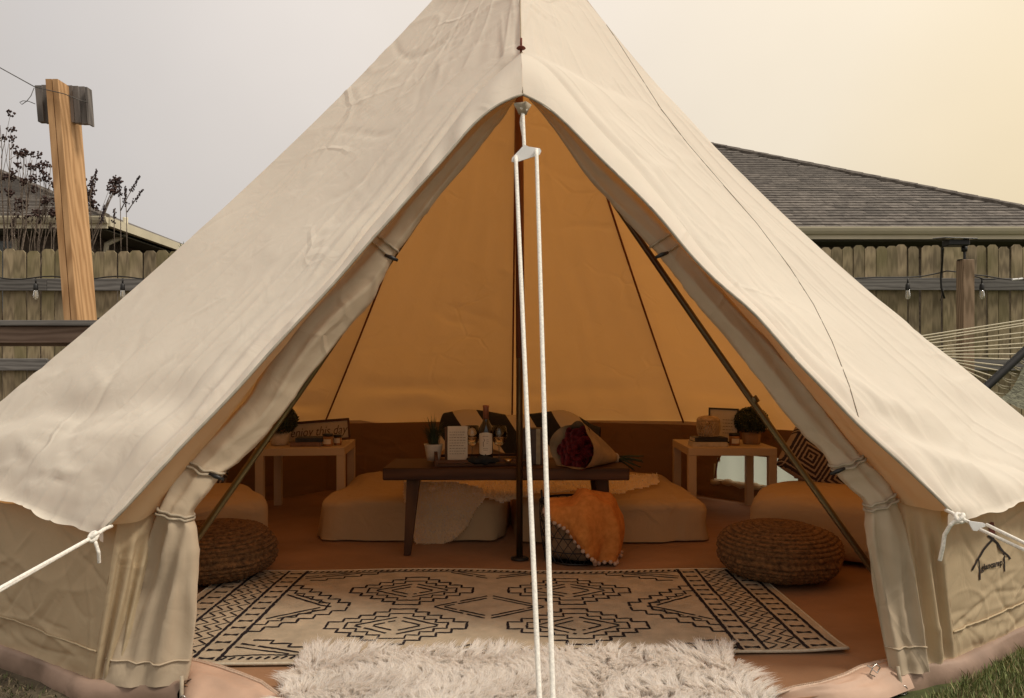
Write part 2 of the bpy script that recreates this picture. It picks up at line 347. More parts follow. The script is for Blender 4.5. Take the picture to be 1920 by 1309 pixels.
# ------------------------------------------------------------------ the tent
APEX = Vector((.03, 3.68, 3.27))
E = [P(200, 988, 2.10), Vector((-2.28, 2.87, .57)), Vector((-2.45, 4.4, .5)), Vector((-1.47, 5.75, .5)), Vector((0, 6.15, .48)),
     Vector((1.33, 5.67, .5)), Vector((2.5, 4.4, .5)), Vector((2.47, 3.08, .49)), P(1783, 958, 2.15)]
NE = len(E)
B = [G(171, 1282), Vector((-2.30, 2.84, 0)), Vector((-2.42, 4.42, 0)), Vector((-1.47, 5.77, 0)), Vector((0, 6.15, 0)),
     Vector((1.33, 5.69, 0)), Vector((2.47, 4.42, 0)), Vector((2.55, 3.16, 0)), G(1793, 1241)]
SAG = [.0, .085, .08, .06, .06, .06, .12, .17, .0]
PIN = P(977, 97, 2.80); TIP = P(980, 178, 2.55)
edgeL = [(980, 177), (964, 176), (921, 201), (887, 231), (823, 310), (780, 355), (721, 425), (685, 461), (630, 530), (597, 562), (556, 608), (515, 649), (469, 704), (423, 755), (377, 800), (332, 846), (286, 897), (240, 949), (200, 988)]
edgeR = [(980, 177), (995, 177), (1019, 192), (1045, 215), (1079, 248), (1122, 295), (1165, 334), (1208, 376), (1250, 419), (1277, 460), (1346, 533), (1415, 583), (1461, 643), (1507, 693), (1552, 735), (1617, 808), (1680, 858), (1783, 958)]
crestL = [(977, 97), (951, 122), (895, 172), (844, 240), (790, 312), (735, 380), (690, 430), (640, 500), (585, 558), (540, 605), (500, 645), (455, 700), (410, 752), (365, 797), (322, 842), (276, 893), (232, 944), (200, 988)]
crestR = [(977, 97), (996, 103), (1030, 128), (1075, 185), (1125, 245), (1188, 310), (1232, 362), (1275, 415), (1315, 470), (1370, 536), (1432, 585), (1474, 640), (1520, 690), (1566, 733), (1628, 804), (1692, 855), (1783, 958)]
def edgeD(py, De): t = (py - 177) / (985 - 177); return 1 / lerp(1 / 2.55, 1 / De, max(0, min(1, t)))
def px_curve(pts, De, off=0.0):
    out = []
    for k, (x, y) in enumerate(pts):
        D = edgeD(y, De) + off * (1 - smooth((y - 97) / 800)) 
        out.append(P(x, y, D))
    return out
EL = px_curve(edgeL, 2.10); ER = px_curve(edgeR, 2.15)
QL = px_curve(crestL, 2.10, .25); QR = px_curve(crestR, 2.15, .25)
QL[0] = PIN.copy(); QR[0] = PIN.copy(); QL[-1] = E[0].copy(); QR[-1] = E[8].copy(); EL[-1] = E[0].copy(); ER[-1] = E[8].copy()

def resample(pts, ts):
    """pts polyline, sampled at arc-length fractions"""
    L = [0]
    for a, b in zip(pts, pts[1:]): L.append(L[-1] + (b - a).length)
    out = []
    for t in ts:
        s = t * L[-1]; i = 0
        while i < len(L) - 2 and L[i + 1] < s: i += 1
        d = L[i + 1] - L[i]; out.append(pts[i].lerp(pts[i + 1], 0 if d == 0 else (s - L[i]) / d))
    return out
def relax(pts, n=110, it=14):
    q = resample(pts, [i / n for i in range(n + 1)])
    for _ in range(it): q = [q[0]] + [(q[i - 1] + q[i] * 2 + q[i + 1]) / 4 for i in range(1, n)] + [q[-1]]
    return q
def by_height(pts, fs):
    """sample a descending polyline at fractions of its own drop"""
    z0, z1 = pts[0].z, pts[-1].z; out = []
    for f in fs:
        z = lerp(z0, z1, f); i = 0
        while i < len(pts) - 2 and pts[i + 1].z > z: i += 1
        a, b = pts[i], pts[i + 1]; d = a.z - b.z
        out.append(a.lerp(b, max(0, min(1, (a.z - z) / d if abs(d) > 1e-9 else 1))))
    return out
EL, ER, QL, QR = relax(EL, it=30), relax(ER, it=30), relax(QL), relax(QR)
def seam_curve(k, n=40):
    out = []
    for i in range(n + 1):
        t = i / n; p = APEX.lerp(E[k], t)
        s = SAG[k] * 4 * t * (1 - t) * (1 - .25 * t) * 1.1
        d = Vector((APEX.x - E[k].x, APEX.y - E[k].y, 0)).normalized()
        p = p + d * s * .75 - Vector((0, 0, s * .65)); out.append(p)
    return out
def ridged(p, sc_, seed, pw=7):
    q = Vector((p.x * sc_[0] + seed, p.y * sc_[1] - seed, p.z * sc_[2] + seed * .5))
    wv = Vector((noise.noise(q * .6), noise.noise(q * .6 + Vector((9, 3, 1))), noise.noise(q * .6 + Vector((2, 8, 5))))) * .9
    return (1 - abs(noise.noise(q + wv))) ** pw
def displace(rows, fn):
    A = np.array([[tuple(p) for p in r] for r in rows]); du = np.gradient(A, axis=1); dv = np.gradient(A, axis=0)
    n = np.cross(du, dv); l = np.linalg.norm(n, axis=2, keepdims=True); l[l == 0] = 1; n = n / l
    out = []
    for i in range(A.shape[0]):
        out.append([Vector(A[i, j]) + Vector(n[i, j]) * fn(Vector(A[i, j]), i / (A.shape[0] - 1), j / (A.shape[1] - 1)) for j in range(A.shape[1])])
    return out

def np_normals(A):
    n = np.cross(np.gradient(A, axis=1), np.gradient(A, axis=0)); l = np.linalg.norm(n, axis=2, keepdims=True); l[l == 0] = 1; return n / l
def crease_rows(rows, segs, sgn=1):
    """press straight creases into a cloth grid; segs: (a, b, width, height), a, b points on the cloth"""
    A = np.array([[tuple(p) for p in r] for r in rows]); n = np_normals(A); h = np.zeros(A.shape[:2])
    for a, b, w, am in segs:
        a = np.array(a); b = np.array(b); ab = b - a; L2 = ab @ ab
        if L2 < 1e-9: continue
        t = ((A - a) @ ab) / L2; tc_ = np.clip(t, 0, 1); d = np.linalg.norm(A - (a + tc_[..., None] * ab), axis=2)
        tap = np.clip(np.sin(np.clip(t, 0, 1) * np.pi), 0, 1) ** .6; sd = d / w
        h += am * tap * (np.exp(-sd ** 1.3) - .35 * np.exp(-(sd / 2.6) ** 2))
    A = A + n * (h * sgn)[..., None]
    return [[Vector(p) for p in r] for r in A]
def rnd_segs(rows, n, lmin, lmax, w, am, seed, u0=0., u1=1., v0=0., v1=1., dirn=None, spread=1.6):
    r = random.Random(seed); out = []; nr_, nc_ = len(rows) - 1, len(rows[0]) - 1
    def pt(u, v): return rows[int(max(0, min(1, u)) * nr_)][int(max(0, min(1, v)) * nc_)]
    for _ in range(n):
        u, v = r.uniform(u0, u1), r.uniform(v0, v1); p = pt(u, v)
        eu = (pt(u + .04, v) - pt(u - .04, v)); ev = (pt(u, v + .06) - pt(u, v - .06))
        if eu.length < 1e-4 or ev.length < 1e-3: continue
        a = r.uniform(-spread, spread) if dirn is None else dirn + r.gauss(0, .16); L = r.uniform(lmin, lmax)
        d = (eu.normalized() * math.cos(a) + ev.normalized() * math.sin(a)).normalized(); q = p + d * L; s = r.choice((1, 1, -1)); k = r.uniform(.5, 1.2)
        out.append((p, q, w * r.uniform(.6, 1.5), am * s * k))
        if dirn is None and r.random() < .45:      # kinked or forked crease
            a2 = a + r.choice((-1, 1)) * r.uniform(.5, 1.3); d2 = (eu.normalized() * math.cos(a2) + ev.normalized() * math.sin(a2)).normalized(); out.append((q if r.random() < .5 else p, (q if r.random() < .5 else p) + d2 * L * .6, w, am * s * k * .8))
    return out
tent = empty('bell_tent', (APEX.x, APEX.y, 0), 'large cream canvas bell tent with its front doorway tied open', 'tent')
fr = [i / 190 for i in range(191)]
RIDGE = [APEX, APEX.lerp(PIN, .5) + Vector((0, 0, -.012)), PIN]
cL = by_height(RIDGE + QL[1:], fr); cR = by_height(RIDGE + QR[1:], fr)
def panel(c1, c2, nc, billow, name, mt, seed, edge=None, sgn=1, amp=1.0):
    rows = []
    for i, f in enumerate(fr):
        a, b = c1[i], c2[i]; r = []
        for j in range(nc + 1):
            c = j / nc; p = a.lerp(b, c)
            mid = Vector((APEX.x, APEX.y, p.z)) - p; mid.z = 0
            p = p + mid.normalized() * billow * 4 * c * (1 - c) * (.3 + f) * (1 - .8 * smooth((f - .7) / .3)) if mid.length > 1e-4 else p
            r.append(p)
        rows.append(r)
    # rim: short lip curling down past the eave with a shallow scallop
    last = rows[-1]; 
    for q in range(1, 4):
        r = []
        for j, p in enumerate(last):
            out = (p - Vector((APEX.x, APEX.y, p.z))).normalized(); w = math.sin(j / nc * math.pi)
            r.append(p + out * (.012 * q * (1 if q < 3 else .8)) * w + Vector((0, 0, -.014 * q + (.035 * w if q == 3 else 0.02 * w * q / 3))))
        rows.append(r)
    def fn(p, u, v):
        d = .009 * amp * noise.noise(p * 2.6 + Vector((seed, 0, 0))) + .005 * amp * ridged(p, (4, 4, 4), seed, 20) * max(0, .3 + noise.noise(p * 1.3 + Vector((4, seed, 1))) * 2)
        d -= .007 * amp * ridged(p, (2.2, 2.2, 2.8), seed + 4, 24) * max(0, .25 + noise.noise(p * 1.4 + Vector((0, seed, 3))) * 2)
        d += .006 * amp * ridged(Vector((v * 7, u * 2.2, seed)), (1, 1, 1), seed, 9) * smooth(u * 2)
        if edge is not None:
            c = v if edge == 0 else 1 - v
            d += .012 * math.sin(c * 62 + 5 * noise.noise(p * 2)) * math.exp(-c / .10) * smooth((u - .25) / .3)
        if u > .80:      # folds pulled along the rim
            d += .016 * smooth((u - .80) / .12) * math.sin((u * 62) + 5 * noise.noise(p * 2.2 + Vector((seed, 1, 1)))) * min(1, 5 * min(v, 1 - v) + .15)
        return d * sgn * min(1, u * 6)
    rows = displace(rows, fn)
    if edge is not None:
        vin = (0., .22) if edge == 0 else (.78, 1.)
        sg = rnd_segs(rows, 70, .05, .28, .007, .0058, seed + 50, .27, .97) + rnd_segs(rows, 16, .5, 1.1, .012, .005, seed + 51, .25, .8, *vin, dirn=0.0)
        sg += rnd_segs(rows, 16, .25, .8, .016, .009, seed + 52, .86, .985, .05, .95, dirn=1.57) + rnd_segs(rows, 14, .3, .9, .014, .004, seed + 53, .1, .7, .2, .8, dirn=.1)
        rows = crease_rows(rows, sg, sgn)
    else: rows = crease_rows(rows, rnd_segs(rows, 16, .1, .6, .02, .006, seed + 60, .3, .95) + rnd_segs(rows, 8, .5, 1.3, .03, .008, seed + 61, .3, .8, dirn=0.), sgn)
    for i in range(len(fr)):
        rows[i][0] = c1[i]; rows[i][-1] = c2[i]
    return MB().grid(rows).build(name, mt, tent, smooth_=True), rows
seams = [None] + [seam_curve(k) for k in range(1, NE - 1)] + [None]
sh = [None] + [by_height(s, fr) for s in seams[1:-1]] + [None]
rp_left, rowsL = panel(cL, sh[1], 170, .03, 'roof_panel', M['roof'], 1, edge=0)
rp_right, rowsR = panel(sh[7], cR, 170, .02, 'roof_panel', M['roof'], 2, edge=1)
for k in range(1, 7): panel(sh[k], sh[k + 1], 26, .05, 'roof_panel', M['roof'], 10 + k, amp=1.3)

# door hood: from the crest over the frame down to the free edge, both sides
ts = [i / 90 for i in range(91)]
for side, (Q, Ed) in enumerate(((QL, EL), (QR, ER))):
    q = resample(Q, ts); e = resample(Ed, ts); rows = []
    for i, t in enumerate(ts):
        r = []
        for j in range(9):
            c = j / 8; p = q[i].lerp(e[i], c)
            p = p + Vector((0, -.03, .012)) * math.sin(c * math.pi) * (1 - t) + Vector((0, .006 * math.sin(t * 70 + side), .004 * math.sin(t * 55 + 2 * side))) * c * (1 - t * .5)
            r.append(p)
        rows.append(r)
    rows = displace(rows, lambda p, u, v: .004 * noise.noise(p * 9) * (1 - abs(2 * v - 1)))
    MB().grid(rows).build('door_hood', M['roof'], tent, smooth_=True)
    MB().tube(e, .0045, 6).build('hood_binding', simple('binding_tape', (.40, .36, .29), .85) if side == 0 else bpy.data.materials['binding_tape'], tent, smooth_=True)

# facings turned in behind the free edge of the roof
fcL = [(738, 380), (690, 445), (625, 527), (560, 602), (512, 672), (465, 738), (418, 792), (378, 842), (345, 888), (305, 938), (297, 958)]
fcR = [(1215, 365), (1275, 445), (1345, 525), (1430, 622), (1484, 690), (1532, 750), (1575, 805), (1612, 850), (1650, 892), (1676, 926), (1684, 940)]
for side, (fc, Ed, De) in enumerate(((fcL, EL, 2.10), (fcR, ER, 2.15))):
    inner = [P(x, y, edgeD(y, De) + lerp(.06, .16, smooth((y - 370) / 300))) for x, y in fc]
    y0_ = P(0, fc[0][1] - 8, 1).z; outer = [p for p in Ed if HY - (p.z - H) * F / p.y > fc[0][1] - 12]; inner = relax(inner, 60, 10)
    a = resample(inner, ts[::2]); b = resample(outer, ts[::2]); rows = []
    for i in range(len(a)):
        rows.append([b[i].lerp(a[i], j / 8) + Vector((0, .012 * math.sin(j / 8 * math.pi), -.010 * math.sin(j / 8 * math.pi))) + Vector((0, .002, .0)) for j in range(9)])
    rows = displace(rows, lambda p, u, v: .005 * noise.noise(p * 8) + .004 * math.sin(v * 9 + 3 * noise.noise(p * 3)))
    MB().grid(rows).build('door_facing', M['facing'], tent, smooth_=True)

# walls
def Tp(k):
    if k == 0: return P(222, 972, 2.19)
    if k == 8: return P(1762, 945, 2.25)
    d = Vector((APEX.x - E[k].x, APEX.y - E[k].y, 0)).normalized(); return E[k] + d * .05 + Vector((0, 0, .045))
def wall(a0, a1, b0, b1, nc, seed, front=False, hole=None, nm='wall_panel', mt='wall'):
    rows = []; nr_ = (90 if nc >= 90 else 46) if front else 16
    for i in range(nr_ + 1):
        f = i / nr_; r = []
        for j in range(nc + 1):
            c = j / nc; p = a0.lerp(a1, c).lerp(b0.lerp(b1, c), f)
            r.append(p)
        rows.append(r)
    def fn(p, u, v):
        if nc == 20:
            return (.016 * math.sin((v * 15 + .6 * u + seed)) * smooth(u * 3) + .006 * ridged(p, (5, 5, 5), seed, 12)) * min(1, (1 - u) * 10 + .15) * min(1, v * 6, (1 - v) * 6)
        d = .009 * noise.noise(p * 2.4 + Vector((seed, 0, 0))) + .007 * ridged(p, (3, 3, 5), seed, 18) * smooth(u * 2) - .006 * ridged(p, (2.2, 2.2, 3.5), seed + 7, 20)
        d += .006 * math.sin(u * 30 + 6 * noise.noise(p * 2.5)) * smooth((u - .75) / .2) * .6
        if p.x > 1.2: d *= .25 + .75 * smooth(((p - LOGO_C).length - .08) / .25)
        return d * min(1, u * 6) * min(1, (1 - u) * 14 + .1) * min(1, v * 9, (1 - v) * 9)
    rows = displace(rows, fn)
    if nc >= 90:
        sg = rnd_segs(rows, 44, .10, .45, .010, .0075, seed + 70, .1, .95, .03, .97) + rnd_segs(rows, 10, .2, .6, .012, .007, seed + 71, .55, .97, .05, .9, dirn=1.57)
        rows = crease_rows(rows, [s_ for s_ in sg if not (s_[0].x > 1.2 and (s_[0] - LOGO_C).length < .16)], -1 if rows[0][0].x > 0 else -1)
    elif nm == 'inner_dark_layer': rows = crease_rows(rows, rnd_segs(rows, 16, .1, .5, .02, .014, seed, .1, .95, .03, .97, spread=2.4))
    mb = MB().grid(rows)
    if hole:
        keep = []
        for idx, f_ in enumerate(mb.f):
            i, j = divmod(idx, nc); cu, cv = (j + .5) / nc, (i + .5) / nr_
            if not hole(cu, cv): keep.append(f_)
        mb.f = keep; mb.m = [0] * len(keep)
    ob = mb.build(nm, M[mt], tent, smooth_=True); return ob, rows
def under(k0, k1): return Tp(k0), Tp(k1)
LOGO_C = P(1857, 1035, 2.42)
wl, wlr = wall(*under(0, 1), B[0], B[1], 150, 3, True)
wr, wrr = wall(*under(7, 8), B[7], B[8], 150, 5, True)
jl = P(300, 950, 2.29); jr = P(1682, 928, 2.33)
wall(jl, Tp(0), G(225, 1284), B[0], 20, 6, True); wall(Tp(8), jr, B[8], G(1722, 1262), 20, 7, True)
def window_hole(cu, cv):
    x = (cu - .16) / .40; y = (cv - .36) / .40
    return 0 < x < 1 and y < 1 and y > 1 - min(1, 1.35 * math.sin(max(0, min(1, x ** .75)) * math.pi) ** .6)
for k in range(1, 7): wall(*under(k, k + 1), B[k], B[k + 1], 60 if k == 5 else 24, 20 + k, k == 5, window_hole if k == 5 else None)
CT = Vector((.03, 3.9, 0))
def inset(p, d, dz=0): q = CT - p; q.z = 0; return p + q.normalized() * d + Vector((0, 0, dz))
for k in range(1, 7):  # darker brown layer set just inside the walls
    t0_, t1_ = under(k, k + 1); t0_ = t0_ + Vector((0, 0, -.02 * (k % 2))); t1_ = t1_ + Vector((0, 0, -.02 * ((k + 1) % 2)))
    wall(inset(t0_, .03, -.005), inset(t1_, .03, -.005), inset(B[k], .05), inset(B[k + 1], .05), 60 if k == 5 else 30, 50 + k, True, window_hole if k == 5 else None, 'inner_dark_layer', 'inner_dark')

# hem bands and welts along the foot of the front walls
def along(rows, f): i = int(f * (len(rows) - 1)); return rows[i]
for rr in (wlr, wrr):
    MB().tube([Vector(p) + Vector((0, -.004, 0)) for p in along(rr, .80)], .0032, 5).build('wall_welt', M['wall'], tent, smooth_=True)
    MB().tube([Vector(p) + Vector((0, -.003, 0)) for p in along(rr, .995)], .004, 5).build('wall_hem', M['wall'], tent, smooth_=True)
for pts in (seams[3], seams[4], seams[5]):
    q = [p + (Vector((APEX.x, APEX.y, p.z)) - p).normalized() * .012 for p in pts[1:]]
    MB().tube(q, .0065, 6).build('roof_webbing', M['redweb'], tent, smooth_=True)
for k in (2, 3, 4, 5, 6):
    pass

# raycast helpers for seams and prints that lie on the cloth
def bvh_of(rows_list):
    V = []; Fc = []
    for rows in rows_list:
        mb = MB(); mb.grid(rows); o = len(V); V += [Vector(v) for v in mb.v]; Fc += [tuple(i + o for i in f) for f in mb.f]
    return BVHTree.FromPolygons(V, Fc)
bv_roofR = bvh_of([rowsR]); bv_wallR = bvh_of([wrr]); bv_roofL = bvh_of([rowsL])
def on(bv, px, py, off=.002):
    o = Vector((0, 0, H)); d = (P(px, py, 1.0) - o).normalized(); h = bv.ray_cast(o, d)
    return None if h[0] is None else h[0] - d * off
def on_curve(bv, pts, n=12, off=.002):
    out = []
    for (x0, y0), (x1, y1) in zip(pts, pts[1:]):
        for i in range(n):
            q = on(bv, lerp(x0, x1, i / n), lerp(y0, y1, i / n), off)
            if q is not None: out.append(q)
    return out
sr = on_curve(bv_roofR, [(1092, -20), (1105, 0), (1160, 80), (1240, 205), (1290, 270), (1352, 342), (1420, 420), (1480, 500), (1525, 570), (1560, 640), (1592, 722), (1612, 790)])
if len(sr) > 3: MB().tube(sr, .0014, 5).build('panel_seam', M['darkthread'], tent, smooth_=True)
MB().tube([p + Vector((0, -.003, .001)) for p in (RIDGE + [PIN.lerp(TIP, .5) + Vector((0, -.02, .01)), TIP])], .002, 5).build('centre_seam', M['thread'], tent, smooth_=True)

# logo stitched on the right wall: lean-to of branches, a red flame and the word
def wall_print(polys, name, mt, off=.007, par=None):
    mb = MB()
    for vs, fs in polys:
        qs = [on(bv_wallR, x, y, off) for x, y in vs]
        if any(q is None for q in qs): continue
        mb.add(qs, fs)
    if mb.f: return mb.build(name, mt, par or tent)
def stroke(pts, w):
    vs = []; fs = []
    for i, (x, y) in enumerate(pts):
        a = pts[max(0, i - 1)]; b = pts[min(len(pts) - 1, i + 1)]; dx, dy = b[0] - a[0], b[1] - a[1]; l = math.hypot(dx, dy) or 1
        ww = (w[i] if isinstance(w, list) else w) / 2; vs += [(x - dy / l * ww, y + dx / l * ww), (x + dy / l * ww, y - dx / l * ww)]
        if i: fs.append((2 * i - 2, 2 * i - 1, 2 * i + 1, 2 * i))
    return vs, fs
lg = lambda x, y: (1760 + x * .12987, 940 + y * .12987)
thread_mat = simple('black_embroidery', (.018, .010, .010), .7, var=.2)
logo = wall_print([stroke([lg(*p) for p in q], w) for q, w in (
    ([(790, 545), (715, 620), (650, 700), (600, 790), (560, 850), (520, 930), (483, 1000)], [4, 4.5, 4, 4, 3, 3.4, 3]),
    ([(775, 540), (850, 610), (890, 680), (940, 735), (1000, 785), (1035, 835)], [5, 5, 5.2, 4, 4, 4]),
    ([(580, 840), (590, 960), (596, 1060), (597, 1135)], [2, 2.6, 3, 3]),
    ([(940, 735), (947, 840), (952, 920), (955, 1015)], [3, 3, 2.6, 2]),
    ([(710, 495), (760, 525), (800, 545)], [4, 5, 3]), ([(830, 470), (800, 505), (760, 545)], [2, 4, 5]))], 'tent_logo', thread_mat)
tv, tf = text_polys('glancamp', 1.0, 0, 0, .035)
xs_ = [v[0] for v in tv]; x0, x1 = min(xs_), max(xs_)
def tmap(v):
    u = (v[0] - x0) / (x1 - x0); bx = lerp(612, 925, u); by = lerp(975, 880, u ** .8) - v[1] * lerp(118, 128, u); return lg(bx, by)
wall_print([([tmap(v) for v in tv], tf)], 'lettering', thread_mat, .009, logo)
wall_print([stroke([lg(*p) for p in ((772, 300), (768, 340), (772, 400), (775, 445), (778, 490))], [6, 9, 11, 11, 9])], 'flame', simple('red_embroidery', (.16, .03, .02), .7), .009, logo)

# flaps, tied back in a bundle
rowsFL = [((968, 184), (960, 180), 2.68), ((921, 248), (903, 222), 2.65), ((844, 342), (812, 318), 2.62), ((780, 423), (735, 405), 2.60), ((735, 484), (696, 452), 2.56),
          ((698, 557), (622, 518), 2.52), ((652, 612), (572, 578), 2.49), ((579, 704), (508, 668), 2.44), ((533, 768), (466, 738), 2.41), ((497, 814), (423, 790), 2.39),
          ((442, 869), (383, 836), 2.36), ((409, 892), (352, 872), 2.33), ((386, 925), (322, 906), 2.30), ((356, 968), (298, 952), 2.27), ((367, 998), (284, 990), 2.26),
          ((370, 1072), (255, 1080), 2.25), ((363, 1189), (208, 1190), 2.23), ((347, 1284), (186, 1283), 2.215)]
rowsFR = [((992, 186), (1000, 180), 2.68), ((1037, 239), (1057, 222), 2.65), ((1096, 321), (1123, 292), 2.62), ((1156, 393), (1195, 362), 2.60), ((1239, 479), (1282, 455), 2.55),
          ((1291, 547), (1347, 526), 2.51), ((1360, 629), (1432, 620), 2.48), ((1415, 698), (1487, 688), 2.45), ((1461, 758), (1534, 748), 2.42), ((1507, 813), (1576, 803), 2.40),
          ((1543, 849), (1606, 836), 2.38), ((1567, 882), (1622, 858), 2.36), ((1598, 918), (1653, 890), 2.34), ((1625, 948), (1677, 925), 2.32), ((1627, 996), (1697, 985), 2.31),
          ((1632, 1044), (1710, 1060), 2.305), ((1649, 1159), (1728, 1165), 2.295), ((1671, 1266), (1745, 1261), 2.288)]
def catmull(rows, n):
    arr = np.array([(a[0], a[1], b[0], b[1], d) for a, b, d in rows], float); out = []
    for i in range(len(arr) - 1):
        p0 = arr[max(0, i - 1)]; p1 = arr[i]; p2 = arr[i + 1]; p3 = arr[min(len(arr) - 1, i + 2)]
        for k in range(n):
            t = k / n; out.append((i + t, .5 * ((2 * p1) + (-p0 + p2) * t + (2 * p0 - 5 * p1 + 4 * p2 - p3) * t * t + (-p0 + 3 * p1 - 3 * p2 + p3) * t ** 3)))
    out.append((len(arr) - 1, arr[-1])); return out
ties = {4: 1, 11: 1, 13: 1}
for side, rws in enumerate((rowsFL, rowsFR)):
    rows = []; NC = 44
    for idx, a in catmull(rws, 9):
        I = P(a[0], a[1], a[4]); O = P(a[2], a[3], a[4] + (.0 if idx < 13 else -.0)); w = (I - O).length; ax = (I - O).normalized()
        nearest = min(abs(idx - k) for k in ties); pinch = math.exp(-(nearest / .55) ** 2)
        lower = smooth((idx - 13) / 2.5); thick = lerp(.34, .10, lower) * w * (1 + .3 * pinch)
        r = []
        for j in range(NC + 1):
            th = 2 * math.pi * j / NC; cx_ = math.cos(th) * .5; sy = math.sin(th)
            fold = .12 * (1 - 2 * abs(math.sin(4.2 * cx_ * 1.6 + 1.6 * noise.noise(Vector((idx * .35, cx_ * 2, side * 7))) + .25 * idx)) ** 1.0) * lerp(.8, 1.0, lower) * (1 - .75 * smooth((idx - 15.6) / 1.4)) + .20 * noise.noise(Vector((idx * .45, cx_ * 3.2, 5 + side)))
            if sy < 0: fold *= .3
            fold *= (1 - .2 * pinch); 
            deep = -(abs(sy) ** .8) * math.copysign(1, sy) * thick - (fold * w * (.55 + lower * .35) if sy > 0 else 0) * min(1, abs(sy) * 2.5)
            p = I.lerp(O, .5 - cx_) + Vector((0, deep + thick * .3, 0))
            p += Vector((0, 0, .004 * noise.noise(Vector((idx * 1.3, cx_ * 5, 2)))))
            if lower > .5: p.z = max(p.z, .004)
            r.append(p)
        rows.append(r)
    rows = displace(rows, lambda p, u, v: .004 * ridged(p, (7, 7, 7), 3 + side, 8) - .003 * ridged(p, (5, 5, 9), 9 + side, 8))
    for r in rows: r[-1] = r[0]
    fl = MB().grid(rows).build('door_flap', M['flap'], tent, smooth_=True)
    # tie tapes and toggles
    for k in ties:
        i0 = k * 9
        for dz in ((-1, 0) if k != 13 else (0, 1)):
            ring = [Vector(p) for p in rows[max(0, min(len(rows) - 1, i0 + dz * 2))]][:-1]; c = sum(ring, Vector()) / len(ring)
            ring = [c + (p - c) * 1.06 + Vector((0, -.003, .0012 * math.sin(1.1 * i))) for i, p in enumerate(ring)]
            MB().tube(ring, .0042, 6, closed=True).build('tie_tape', M['tie'], fl, smooth_=True)
        if k != 13:
            I = P(rws[k][0][0], rws[k][0][1], rws[k][2] - .06); s_ = -1 if side else 1
            MB().tube([I + Vector((-.022 * s_, -.012, .008)), I + Vector((0, -.016, 0)), I + Vector((.022 * s_, -.012, -.010))], [.005, .0075, .005], 8).build('toggle', M['black'], fl, smooth_=True)
    # hem welt near the foot
    i0 = int((len(rws) - 1.55) * 9); ring = [Vector(p) for p in rows[i0]][:-1][1:22]
    MB().tube([p + Vector((0, -.003, 0)) for p in ring], .003, 5).build('flap_welt', M['flap'], fl, smooth_=True)
    # foot straps and steel rings at the door corner
    fx = rws[-1][0]; q = P(fx[0] - (6 if side == 0 else -12), fx[1] + 2, rws[-1][2] - .02)
    MB().tube([q + Vector((0, 0, .03)), q + Vector((.004, -.01, -.02)), q + Vector((.002, -.015, -.05))], .006, 6).build('foot_strap', M['tie'], fl, smooth_=True)
    MB().tube([q + Vector((.010 + .010 * math.cos(a), -.018, -.035 + .014 * math.sin(a))) for a in [i * math.pi / 6 for i in range(12)]], .0018, 5, closed=True).build('steel_ring', M['steel'], fl, smooth_=True)

# groundsheet: floor plus a soft skirt that bulges out below the walls
floor = MB()
c0 = Vector((0, 3.9, 0)); ringF = [G(345, 1284)] + [b.copy() for b in B] + [G(1690, 1262), G(1650, 1275), G(1480, 1318), G(980, 1345), G(500, 1318), G(400, 1305)]
ringF = [Vector((p.x, p.y, 0)) for p in ringF]
rows = []
for i in range(25):
    f = i / 24; ring = []
    dense = []
    for a, b in zip(ringF, ringF[1:] + ringF[:1]):
        for q in range(8): dense.append(a.lerp(b, q / 8))
    dense.append(dense[0])
    rows.append([c0.lerp(p, f) + Vector((0, 0, (.004 * noise.noise(c0.lerp(p, f) * 2.2) - .004) * (1 - f) - .001)) for p in dense])
floor.grid(rows); floor.build('groundsheet', M['groundsheet'], tent, smooth_=True)
sk = []; dense = []; 
BX = [G(352, 1284)] + B + [G(1680, 1264)]
for a, b in zip(BX, BX[1:]):
    for q in range(24): dense.append(a.lerp(b, q / 24))
dense.append(BX[-1])
for i, p in enumerate(dense):
    out = (p - Vector((0, 3.9, 0))); out.z = 0; out.normalize(); w = .026 + .014 * noise.noise(p * 3) + .010 * noise.noise(p * 11)
    sk.append([p + out * (-.02) + Vector((0, 0, .012)), p + out * .012 + Vector((0, 0, .016)), p + out * w * .7 + Vector((0, 0, .006)), p + out * w * 1.1 + Vector((0, 0, -.014)), p + out * w * 1.05 + Vector((0, 0, -.05))])
MB().grid(sk).build('groundsheet_skirt', M['skirt'], tent, smooth_=True)
# door sill of the groundsheet, unzipped and folded down
sills = (([(352, 1238), (372, 1242), (410, 1252), (450, 1266), (490, 1282), (520, 1305), (560, 1330)], [(335, 1300), (352, 1330), (400, 1345), (450, 1352), (500, 1360), (540, 1370), (580, 1380)]),
         ([(1440, 1308), (1490, 1292), (1540, 1283), (1585, 1268), (1612, 1254), (1640, 1246), (1672, 1240)], [(1430, 1330), (1480, 1330), (1540, 1325), (1590, 1322), (1630, 1318), (1665, 1310), (1715, 1290)]))
for side, (up_, dn) in enumerate(sills):
    a = resample([G(x, y, .02) for x, y in up_], [i / 40 for i in range(41)]); b = resample([G(x, y, -.03) for x, y in dn], [i / 40 for i in range(41)])
    rows = [[a[i].lerp(b[i], j / 12) + Vector((0, 0, .022 * math.sin(j / 12 * math.pi) ** .7 + .012 * noise.noise(Vector((i * .12, j * .5, side * 4))) * math.sin(j / 12 * math.pi))) for j in range(13)] for i in range(41)]
    sl = MB().grid(rows).build('door_sill', M['sill'], tent, smooth_=True)
    MB().tube([p + Vector((0, 0, .003)) for p in a], .004, 6).build('zip_tape', M['zip'], sl, smooth_=True)
    zt = MB()
    for p in resample([Vector(v) for v in a], [i / 90 for i in range(91)]): zt.box(p + Vector((0, .003, .007)), (.003, .006, .004))
    o_ = zt.build('zip_teeth', M['zip'], sl); o_['kind'] = 'stuff'
hk = G(1637, 1254, .04)
